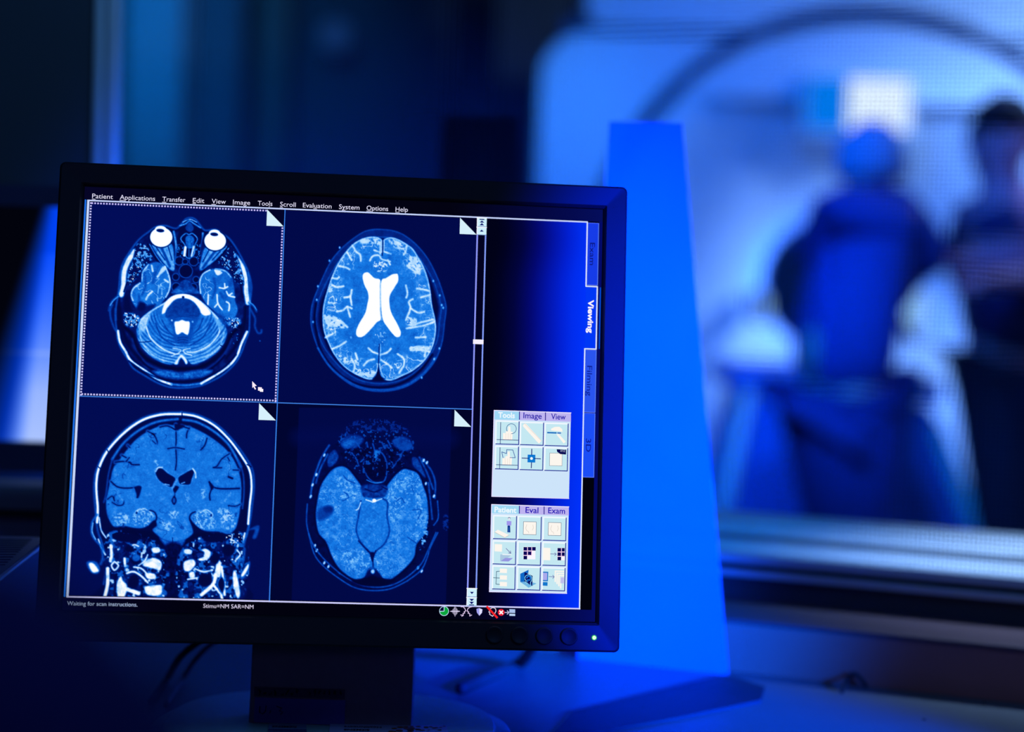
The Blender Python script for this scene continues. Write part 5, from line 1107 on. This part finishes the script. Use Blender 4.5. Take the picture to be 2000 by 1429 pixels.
m = MB(); m.prism([(tl.x - .05, TY - .02, tl.z + .07), (trr.x + .02, TY - .02, tl.z + .05), (trr.x + .02, TY - .02, tl.z - .01), (tl.x - .05, TY - .02, tl.z + .01)], (0, .53, 0)); under(m.done('table_top', mat('table_blue', (.03, .2, .7), .5), None, bevel=.01), tb)

# ------------------------------------------------------------------ people, deep out of focus in the scanner room
SKIN = mat('skin', (.75, .26, .36), .55, var=.08, scale=30)
def skin_mesh(name, verts, edges, radii, m_, parent, root_i=0, sub=2):
    me = bpy.data.meshes.new(name); me.from_pydata([Vector(v) for v in verts], edges, [])
    o = add_obj(name, me, m_, parent)
    md = o.modifiers.new('skin', 'SKIN'); md.use_smooth_shade = True
    for i, r_ in enumerate(radii):
        sv = me.skin_vertices[0].data[i]; sv.radius = (r_, r_) if not isinstance(r_, tuple) else r_; sv.use_root = (i == root_i)
    s_ = o.modifiers.new('sub', 'SUBSURF'); s_.levels = sub; s_.render_levels = sub
    return o
class Sk:
    def __init__(s): s.v = []; s.e = []; s.r = []
    def add(s, p, r, frm=None):
        s.v.append(Vector(p)); s.r.append(r); i = len(s.v) - 1
        if frm is not None: s.e.append((frm, i))
        return i
    def chain(s, frm, pts):
        for p, r in pts: frm = s.add(p, r, frm)
        return frm
    def hand(s, wrist, d, side, up, k=1.0):
        d = Vector(d).normalized(); side = Vector(side).normalized(); up = Vector(up).normalized(); w = s.v[wrist]
        palm = s.add(w + d * .05 * k, (.036 * k, .018 * k), wrist); kn = s.add(w + d * .085 * k, (.034 * k, .014 * k), palm)
        for off, ln_ in ((-.030, .066), (-.010, .078), (.010, .073), (.030, .058)):
            b = s.add(w + d * .095 * k + side * off * k, .009 * k, kn)
            q = s.add(w + d * (.095 + ln_ * .5) * k + side * off * 1.1 * k - up * .012 * k, .0085 * k, b)
            s.add(w + d * (.095 + ln_ * .85) * k + side * off * 1.1 * k - up * .034 * k, .0075 * k, q)
        t = s.add(w + d * .045 * k - side * .042 * k - up * .012 * k, .011 * k, palm); s.add(w + d * .085 * k - side * .058 * k - up * .022 * k, .009 * k, t)

def ph(px_, py_, Y): return at_y(px_, py_, Y)

def face(head, d, parent, r, m_skin):
    """nose, ears, eyes, mouth set on a head centre looking along d"""
    d = Vector(d).normalized(); s_ = d.cross(ZAX).normalized()
    m = MB(); m.tube([head + d * r * .92 + ZAX * .012, head + d * (r * 1.22) - ZAX * .018, head + d * r * .95 - ZAX * .028], [.006, .014, .008], 8); m.done('nose', m_skin, parent, smooth=True)
    for q in (-1, 1):
        m = MB(); m.revolve([(.0001, -.004), (.008, -.003), (.010, .002), (.0001, .004)], head + d * r * .93 + s_ * q * .030 + ZAX * .018, seg=12, ax=d, e1=s_, e2=ZAX); m.done('eye', M_BLACK, parent, smooth=True)
        m = MB(); m.revolve([(.0001, 0), (.022, .002), (.030, .008), (.018, .014), (.0001, .016)], head + s_ * q * r * .86 - d * .01, seg=14, ax=s_ * q, e1=d, e2=ZAX); m.done('ear', m_skin, parent, smooth=True)
    m = MB(); m.tube([head + d * r * .86 - s_ * .022 - ZAX * .058, head + d * r * .95 - ZAX * .060, head + d * r * .86 + s_ * .022 - ZAX * .058], .005, 8); m.done('mouth', mat('lips', (.3, .1, .12), .5), parent, smooth=True)

def hair_cap(head, d, r, m_, parent, name='hair'):
    d = Vector(d).normalized(); bm_ = bmesh.new()
    bmesh.ops.create_uvsphere(bm_, u_segments=28, v_segments=18, radius=1)
    kill = []
    for v in bm_.verts:
        n = v.co.copy(); f = n.dot(d)
        if f > .35 and n.z < .45 or n.z < -.35: kill.append(v)
        v.co = head + Vector((n.x * r * 1.04, n.y * r * 1.04, n.z * r * 1.22)) + Vector((0, 0, .012)) + n * .006 * math.sin(n.x * 19 + n.z * 23)
    bmesh.ops.delete(bm_, geom=kill, context='VERTS')
    me = bpy.data.meshes.new(name); bm_.to_mesh(me); bm_.free(); me.shade_smooth()
    o = add_obj(name, me, m_, parent); so = o.modifiers.new('thick', 'SOLIDIFY'); so.thickness = .012; return o

# right: standing technician in navy scrubs, forearm reaching left
PY = 4.75
def build_tech():
    root = thing('person', 'person in navy scrubs standing at the right edge, forearm held out to the left', 'person', (ph(1975, 900, PY).x, PY, 0))
    L = root.location
    def q(x, y, dy=0): return ph(x, y, PY + dy) - L
    head = q(1948, 285); s = Sk()
    pel = s.add(q(1985, 640), (.15, .11)); wa = s.add(q(1978, 560), (.125, .095), pel); ch = s.add(q(1968, 470), (.155, .11), wa); nb = s.add(q(1962, 400), (.10, .075), ch)
    nk = s.add(q(1957, 365), .052, nb); ja = s.add(q(1952, 318), .072, nk); hd = s.add(q(1950, 285), .088, ja); s.add(q(1952, 250), .074, hd)
    for (sh, el, wr, dy, hd_) in (((1915, 415), (1990, 515), (1892, 512), -.10, 1), ((2045, 415), (2075, 545), (1968, 545), -.22, 1)):
        a = s.add(q(*sh), .062, nb); b = s.chain(a, [(q((sh[0] + el[0]) / 2, (sh[1] + el[1]) / 2, dy * .3), .05), (q(*el, dy * .7), .042), (q((el[0] + wr[0]) / 2, (el[1] + wr[1]) / 2, dy), .038), (q(*wr, dy * 1.2), .027)])
        d = (s.v[b] - s.v[b - 1]).normalized(); s.hand(b, d, Vector((0, 0, 1)).cross(d), Vector((0, 0, 1)))
    for hx, kx, ax in ((1945, 1960, 2040), (2040, 2050, 2110)):
        s.chain(pel, [(q(hx, 690), .10), (Vector((q(kx, 850).x, 0, .50)), .062), (Vector((q(ax, 1000).x, .02, .28)), .055), (Vector((q(ax, 1000).x, .02, .09)), .038), (Vector((q(ax, 1000).x - .02, -.13, .035)), .034)])
    body = skin_mesh('body', s.v, s.e, s.r, SKIN, root)
    face(Vector(head), (-.75, -.65, 0), body, .088, SKIN)
    hair_cap(Vector(head) + Vector((.012, 0, .01)), (-.75, -.65, 0), .094, mat('dark_hair', (.05, .02, .03), .7, bump=.3), root)
    NV_ = mat('navy_scrubs', (.010, .018, .12), .85, bump=.1); t = Sk()
    a = t.add(q(1984, 705), (.20, .17)); b = t.add(q(1978, 560), (.165, .13), a); c = t.add(q(1970, 470), (.18, .135), b); d = t.add(q(1966, 410), (.14, .11), c); t.add(q(1960, 385), .075, d)
    e = t.add(q(1922, 420), .078, d); t.add(q(1950, 462, -.03), .060, e); e = t.add(q(2046, 418), .082, d); t.add(q(2060, 470, -.05), .066, e)
    skin_mesh('scrub_top', t.v, t.e, t.r, NV_, root)
    t = Sk(); a = t.add(q(1985, 640), (.175, .14))
    for hx, kx, ax in ((1945, 1960, 2040), (2040, 2050, 2110)):
        t.chain(a, [(q(hx, 700), .135), (Vector((q(kx, 850).x, 0, .50)), .080), (Vector((q(ax, 1000).x, .02, .10)), .068)])
    skin_mesh('trousers', t.v, t.e, t.r, mat('dark_trousers', (.008, .010, .035), .9, bump=.1), root)
    for ax in (2040, 2110):
        x = q(ax, 1000).x; m = MB(); m.tube([(x, .07, .045), (x - .01, -.06, .045), (x - .02, -.17, .035)], [.045, .05, .038], 14); m.done('shoe', M_GANTRY, root, smooth=True)
build_tech()

# middle: person in blue bending over the table, dark hair, elbow out to the right
QY = 4.25
def build_bent():
    root = thing('person', 'person in bright blue clothing bending forward over the patient table in front of the scanner', 'person', (ph(1660, 900, QY).x, QY, 0))
    L = root.location
    def q(x, y, dy=0): return ph(x, y, QY + dy) - L
    s = Sk()
    pel = s.add(q(1642, 700), (.125, .12)); wa = s.add(q(1655, 610), (.12, .10), pel); ch = s.add(q(1690, 490, .05), (.155, .115), wa); nb = s.add(q(1698, 410, .10), (.10, .08), ch)
    nk = s.add(q(1696, 382, .12), .050, nb); hd = s.add(q(1700, 332, .16), .080, nk); s.add(q(1702, 298, .17), .066, hd)
    for sh, el, wr, dy in (((1762, 430), (1812, 500), (1768, 560), .10), ((1625, 425), (1600, 530), (1700, 590), .30)):
        a = s.add(q(*sh, .08), .062, nb); b = s.chain(a, [(q((sh[0] + el[0]) / 2, (sh[1] + el[1]) / 2, dy), .052), (q(*el, dy), .044), (q((el[0] + wr[0]) / 2, (el[1] + wr[1]) / 2, dy + .05), .038), (q(*wr, dy + .08), .028)])
        d = (s.v[b] - s.v[b - 1]).normalized(); s.hand(b, d, Vector((0, 1, 0)), Vector((0, 0, 1)))
    for x0, x1 in ((1615, 1655), (1675, 1690)):
        s.chain(pel, [(q(x0, 740), .10), (Vector((q(x1 - 10, 850).x, 0, .50)), .064), (Vector((q(x1, 950).x, .03, .28)), .054), (Vector((q(x1, 950).x, .03, .09)), .038), (Vector((q(x1, 950).x, -.12, .035)), .034)])
    body = skin_mesh('body', s.v, s.e, s.r, SKIN, root); hc = q(1700, 330, .16)
    face(Vector(hc), (.45, .85, -.2), body, .080, SKIN)
    hair_cap(Vector(hc), (.45, .85, 0), .084, mat('blue_cap', (.28, .34, .55), .8, bump=.2), root, 'cap')
    BL = mat('bright_blue_scrubs', (.006, .04, .30), .85, bump=.1); t = Sk()
    a = t.add(q(1638, 790), (.155, .15)); b = t.add(q(1655, 610), (.14, .12), a); c = t.add(q(1688, 490, .05), (.185, .14), b); d = t.add(q(1696, 415, .09), (.125, .10), c); t.add(q(1697, 392, .11), .075, d)
    e = t.add(q(1762, 430, .08), .078, d); f_ = t.add(q(1795, 470, .10), .070, e); g_ = t.add(q(1812, 505, .10), .060, f_); t.add(q(1790, 535, .14), .050, g_)
    e = t.add(q(1625, 425, .08), .078, d); f_ = t.add(q(1608, 480, .15), .068, e); t.add(q(1600, 525, .28), .06, f_)
    skin_mesh('smock', t.v, t.e, t.r, BL, root)
    t = Sk(); a = t.add(q(1640, 720), (.15, .14))
    for x0, x1 in ((1615, 1655), (1675, 1690)):
        t.chain(a, [(q(x0, 760), .14), (Vector((q(x1 - 10, 850).x, 0, .50)), .082), (Vector((q(x1, 950).x, .03, .10)), .07)])
    skin_mesh('trousers', t.v, t.e, t.r, BL, root)
    for x1 in (1655, 1690):
        x = q(x1, 950).x; m = MB(); m.tube([(x, .08, .045), (x, -.05, .045), (x, -.17, .035)], [.045, .05, .038], 14); m.done('shoe', M_BLACK, root, smooth=True)
build_bent()

# ------------------------------------------------------------------ translucent sheet added for the bright blue band behind the monitor
bm_ = bpy.data.materials.new('blue_translucent'); bm_.use_nodes = True; nt = bm_.node_tree; nt.nodes.remove(nt.nodes['Principled BSDF'])
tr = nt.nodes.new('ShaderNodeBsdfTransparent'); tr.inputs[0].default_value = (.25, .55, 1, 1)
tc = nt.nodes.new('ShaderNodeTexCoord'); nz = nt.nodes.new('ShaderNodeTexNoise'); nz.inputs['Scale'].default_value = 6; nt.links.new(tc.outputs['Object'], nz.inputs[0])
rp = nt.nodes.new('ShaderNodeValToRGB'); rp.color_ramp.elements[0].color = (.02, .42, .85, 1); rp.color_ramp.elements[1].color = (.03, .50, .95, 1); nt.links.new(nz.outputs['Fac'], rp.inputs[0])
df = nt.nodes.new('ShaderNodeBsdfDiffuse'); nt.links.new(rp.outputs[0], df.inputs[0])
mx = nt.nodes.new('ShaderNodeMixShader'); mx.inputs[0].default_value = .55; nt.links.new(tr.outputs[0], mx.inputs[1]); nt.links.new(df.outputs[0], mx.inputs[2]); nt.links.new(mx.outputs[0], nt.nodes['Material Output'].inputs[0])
def shp(px_, py_, n):            # on a plane parallel to the wall
    t, z = on_wall(px_, py_, n); return wp(t, n, z)
NP = -0.012
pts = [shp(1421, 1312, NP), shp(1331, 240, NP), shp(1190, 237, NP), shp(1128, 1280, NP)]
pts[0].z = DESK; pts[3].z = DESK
m = MB(); m.prism(pts, WN * .003); sheet = m.done('blue_band_sheet', bm_); tag(sheet, 'translucent blue sheet added for the bright blue band behind the right side of the monitor', 'sheet')
# dark patch laid on the desk for the shadow line in front of it
fp = [on_z(*p, DESK + .003) for p in ((1418, 1316), (1494, 1340), (1486, 1366), (1330, 1398), (1180, 1424), (1080, 1432), (1120, 1388))]
m = MB(); m.prism(fp, (0, 0, -.003)); tag(m.done('shadow_patch', mat('dark_blue_shadow', (.010, .020, .045), .6)), 'thin dark blue patch laid on the desk for the shadow at the foot of the blue sheet', 'shadow_patch')
# cable loop by the trunking, cables and dark tube behind the monitor
def cable(pts_, r_, name, lab, m_):
    c_ = [Vector(p) for p in spline3(pts_)]; m = MB(); m.tube(c_, r_, 8); tag(m.done(name, m_, None, smooth=True), lab, 'cable')
def spline3(p, k=6):
    p = [np.array(v) for v in p]; o = []; n = len(p)
    for i in range(n - 1):
        a, b, c, d = p[max(i - 1, 0)], p[i], p[i + 1], p[min(i + 2, n - 1)]
        for t in np.arange(k) / k: o.append(.5 * (2 * b + (c - a) * t + (2 * a - 5 * b + 4 * c - d) * t * t + (3 * b - a - 3 * c + d) * t ** 3))
    o.append(p[-1]); return o
cable([on_z(1644, 1350, DESK + .002), shp(1656, 1324, -.005), shp(1668, 1316, -.004), shp(1680, 1324, -.004), on_z(1693, 1341, DESK + .002)], .0018, 'cable', 'short loop of dark cable lying against the brown duct', M_BLACK)
def dz(px_, py_, z): return on_z(px_, py_, z)
cable([dz(292, 1372, DESK + .003), dz(322, 1330, DESK + .004), at_y(350, 1285, 1.47), at_y(392, 1250, 1.46), at_y(470, 1200, 1.45)], .0028, 'cable', 'black cable rising from the desk behind the lower left of the monitor', M_BLACK)
cable([dz(322, 1378, DESK + .003), dz(356, 1325, DESK + .004), at_y(384, 1285, 1.485), at_y(424, 1250, 1.48), at_y(500, 1215, 1.475)], .0022, 'cable', 'grey cable rising from the desk beside the black one behind the monitor', mat('grey_cable', (.16, .17, .2), .5))
cable([at_y(1050, 1240, 1.46), dz(1020, 1292, DESK + .006), dz(960, 1318, DESK + .005), dz(900, 1345, DESK + .005)], .0055, 'cable', 'thick dark tube lying on the desk right of the monitor neck', mat('dark_brown_tube', (.035, .03, .03), .7))  # dark tube along the diagonal stripe on the desk
for (x, y) in ((1805, 1405), (1922, 1373)):
    p = on_z(x, y, DESK); m = MB(); m.revolve([(.0015, 0), (.0012, .0006), (.0001, .0008)], (0, 0, 0), seg=12, ax=(0, 0, 1), e1=(1, 0, 0), e2=(0, 1, 0)); o = m.done('crumb', M_BLACK, None); o.location = p
    tag(o, 'tiny dark crumb on the desk near the duct' if x > 1900 else 'tiny dark crumb on the desk nearer the front, below the other', 'crumb')

# ------------------------------------------------------------------ left edge: second monitor, vented box, grey console
LY = 1.75
m2 = thing('monitor', 'second monitor at the left edge, its bright screen edge glowing white-blue', 'monitor', (at_y(-180, 900, LY).x, LY, DESK))
L2 = m2.location
s0 = at_y(140, 405, LY) - L2; s1 = at_y(140, 866, LY) - L2
H2 = s0.z - s1.z; X1 = s0.x; X0 = X1 - H2 * 1.25; Z0, Z1 = s1.z, s0.z
def box2(name, lo, hi, m_, parent=m2, bevel=0):
    m = MB(); m.box(lo, hi); return m.done(name, m_, parent, bevel=bevel)
bz = (60 / 3600.0) * LY
mm = MB()
mm.box((X0 - .02, 0, Z1), (X1 + .02, .035, Z1 + .02)); mm.box((X0 - .02, 0, Z0 - bz), (X1 + .02, .035, Z0)); mm.box((X0 - .02, 0, Z0), (X0, .035, Z1)); mm.box((X1, 0, Z0), (X1 + .02, .035, Z1)); mm.box((X0, .012, Z0), (X1, .045, Z1))
mm.done('bezel', mat('dark_blue_bezel', (.02, .025, .07), .5), m2)
# its picture: bright to the right, dark to the left, two faint steps
ny, nx = 90, 120; V = []; Cc_ = []; F = []
def scol(u, v):
    # u: metres left of the visible right edge, v 0 top - 1 bottom
    w = .016 + .050 * v; k_ = .48 + .52 * v
    e = u - .012
    a = max(0, min(1, 1 - (e - w * .35) / (w * .8)))
    wht = max(0, min(1, (1 - (e) / (w * .62)) * 1.6)) * max(0, min(1, (v - .12) * 1.5))
    if abs(v - .62) < .006: wht = min(1, wht + .25)
    if v < .19: wht *= .0; a *= .95
    b = max(0, min(1, (v - .985) / .01)) * max(0, 1 - u / .16)
    a = max(a, b)
    c1 = (0, 70, 255); c2 = (170, 195, 255)
    return tuple(a * (c1[i] + (c2[i] - c1[i]) * wht * k_) + (1 - a) * (2, 3, 12)[i] for i in range(3))
for j in range(ny + 1):
    for i in range(nx + 1):
        u = (X1 - X0) * (i / nx) ** 2; v = j / ny
        V.append((X1 - u, .0115, Z1 + (Z0 - Z1) * v)); Cc_ += list(lin(scol(u - .002 - .012 * v, v))) + [1.0]
for j in range(ny):
    for i in range(nx): a = j * (nx + 1) + i; F.append((a, a + 1, a + nx + 2, a + nx + 1))
me = bpy.data.meshes.new('screen'); me.from_pydata(V, [], F); ca = me.color_attributes.new('Col', 'FLOAT_COLOR', 'POINT'); ca.data.foreach_set('color', Cc_); add_obj('screen', me, PIX, m2)
xc = (X0 + X1) / 2
box2('neck', (xc - .04, .02, .01), (xc + .04, .044, Z0 - .02), M_NECK); box2('base_plate', (xc - .11, -.04, 0), (xc + .11, .05, .012), M_NECK, bevel=.003)

# grey console box under it and the vented unit in front
gb0 = at_y(-60, 948, 1.62); gb1 = at_y(110, 1038, 1.62)
g = thing('console_box', 'low grey equipment box at the left edge behind the vented unit', 'box', ((gb0.x + gb1.x) / 2 - .1, 1.665, DESK)); Lg = g.location
m = MB(); m.box((gb0.x - .2 - Lg.x, -.045, 0), (gb1.x - Lg.x, .02, gb0.z - DESK)); m.done('case', mat('grey_case', (.16, .15, .19), .7), g, bevel=.008)
m = MB(); m.box((gb0.x - .2 - Lg.x, -.048, gb1.z + .012 - DESK), (gb1.x - .005 - Lg.x, -.0455, gb1.z + .019 - DESK)); m.done('seam', M_BLACK, g)
zv = DESK + .129
q0 = on_z(-30, 1152, zv); q1 = on_z(86, 1062, zv); q2 = on_z(150, 1012, zv)
dv = (q1 - q0); dv.normalize(); nv_ = Vector((-dv.y, dv.x, 0))
v = thing('vented_unit', 'grey unit with rows of dark vent slots at the left edge of the desk', 'device', (q1 + nv_ * .09).to_tuple()[:2] + (DESK,)); Lv = v.location
e1_ = on_z(130, 1035, zv)
m = MB(); m.prism([q0 - dv * .05 - Lv, q1 + dv * .035 - Lv, q1 + dv * .035 + nv_ * .15 - Lv, q0 - dv * .05 + nv_ * .15 - Lv], (0, 0, -(zv - DESK) + .0005)); m.done('case', mat('beige_case', (.20, .22, .26), .55), v, bevel=.002)
m = MB(); m.tube([q0 - dv * .05 - Lv, q1 + dv * .034 - Lv], .0022, 8); m.done('edge_trim', mat('pale_trim', (.5, .6, .8), .3), v)
sl = MB()
for yy in [1054 + 4.0 * k_ for k_ in range(6)] + [1078 + 5.0 * k_ for k_ in range(6)]:
    xr = 62 - (yy - 1054) * 1.05; a = on_z(-40, yy, zv); b = on_z(xr, yy - .5, zv); w = Vector((0, -.0022, 0))
    sl.prism([a - Lv, b - Lv, b + w - Lv, a + w - Lv], (0, 0, .0004))
sl.done('vent_slots', M_BLACK, v)

# ------------------------------------------------------------------ foreground: back of a navy chair, far out of focus
ck = CAM + ray(60, 1420) * .42
ch = thing('chair', 'navy fabric chair back in the near foreground at the lower left, blurred', 'chair', (ck.x - .05, ck.y, 0)); Lc = ch.location
def cushion(name, x0, x1, z0, z1, y, th, r, m_, parent):
    bm2 = bmesh.new(); rings = []
    for f, dy in ((.90, th / 2), (.985, th / 2 * .7), (1, 0), (.985, -th / 2 * .7), (.90, -th / 2)):
        cx, cz = (x0 + x1) / 2, (z0 + z1) / 2
        rings.append([bm2.verts.new((cx + (v.x - cx) * f, y + dy, cz + (v.z - cz) * f)) for v in rrect(x0, z0, x1, z1, r, 0, 10)])
    for u, v_ in zip(rings, rings[1:]):
        for k_ in range(len(u)): bm2.faces.new((u[k_], u[(k_ + 1) % len(u)], v_[(k_ + 1) % len(u)], v_[k_]))
    bm2.faces.new(rings[0][::-1]); bm2.faces.new(rings[-1]); bmesh.ops.recalc_face_normals(bm2, faces=bm2.faces)
    me = bpy.data.meshes.new(name); bm2.to_mesh(me); bm2.free(); me.shade_smooth(); return add_obj(name, me, m_, parent)
topz = (CAM + ray(-290, 1035) * .42).z; rx_ = (CAM + ray(480, 1420) * .42).x - Lc.x
cushion('backrest', rx_ - .44, rx_, topz - .52, topz, 0, .06, .09, M_NAVYC, ch)
xm_ = rx_ - .22
m = MB(); m.tube([(xm_, -.05, topz - .45), (xm_, -.06, topz - .62), (xm_, -.22, topz - .64)], .02, 12); m.done('back_support', M_BLACK, ch)
cushion('seat', xm_ - .23, xm_ + .23, -.235, .235, 0, .07, .08, M_NAVYC, ch)
seat = ch.children[-1]; seat.rotation_euler = (math.pi / 2, 0, 0); seat.location = (0, -.27, .46)
m = MB(); m.tube([(xm_, -.27, .09), (xm_, -.27, .43)], .025, 14); m.done('gas_column', M_BLACK, ch)
for k_ in range(5):
    a = 2 * math.pi * k_ / 5 + .3; m = MB(); m.tube([(xm_, -.27, .10), (xm_ + .27 * math.cos(a), -.27 + .27 * math.sin(a), .06)], [.022, .014], 10); lg = m.done('leg', M_BLACK, ch)
    m = MB(); m.revolve([(.0001, -.012), (.024, -.012), (.027, 0), (.024, .012), (.0001, .012)], (xm_ + .27 * math.cos(a), -.27 + .27 * math.sin(a), .0275), seg=20, ax=(math.sin(a), -math.cos(a), 0), e1=(math.cos(a), math.sin(a), 0), e2=(0, 0, 1)); m.done('castor', M_BLACK, lg)
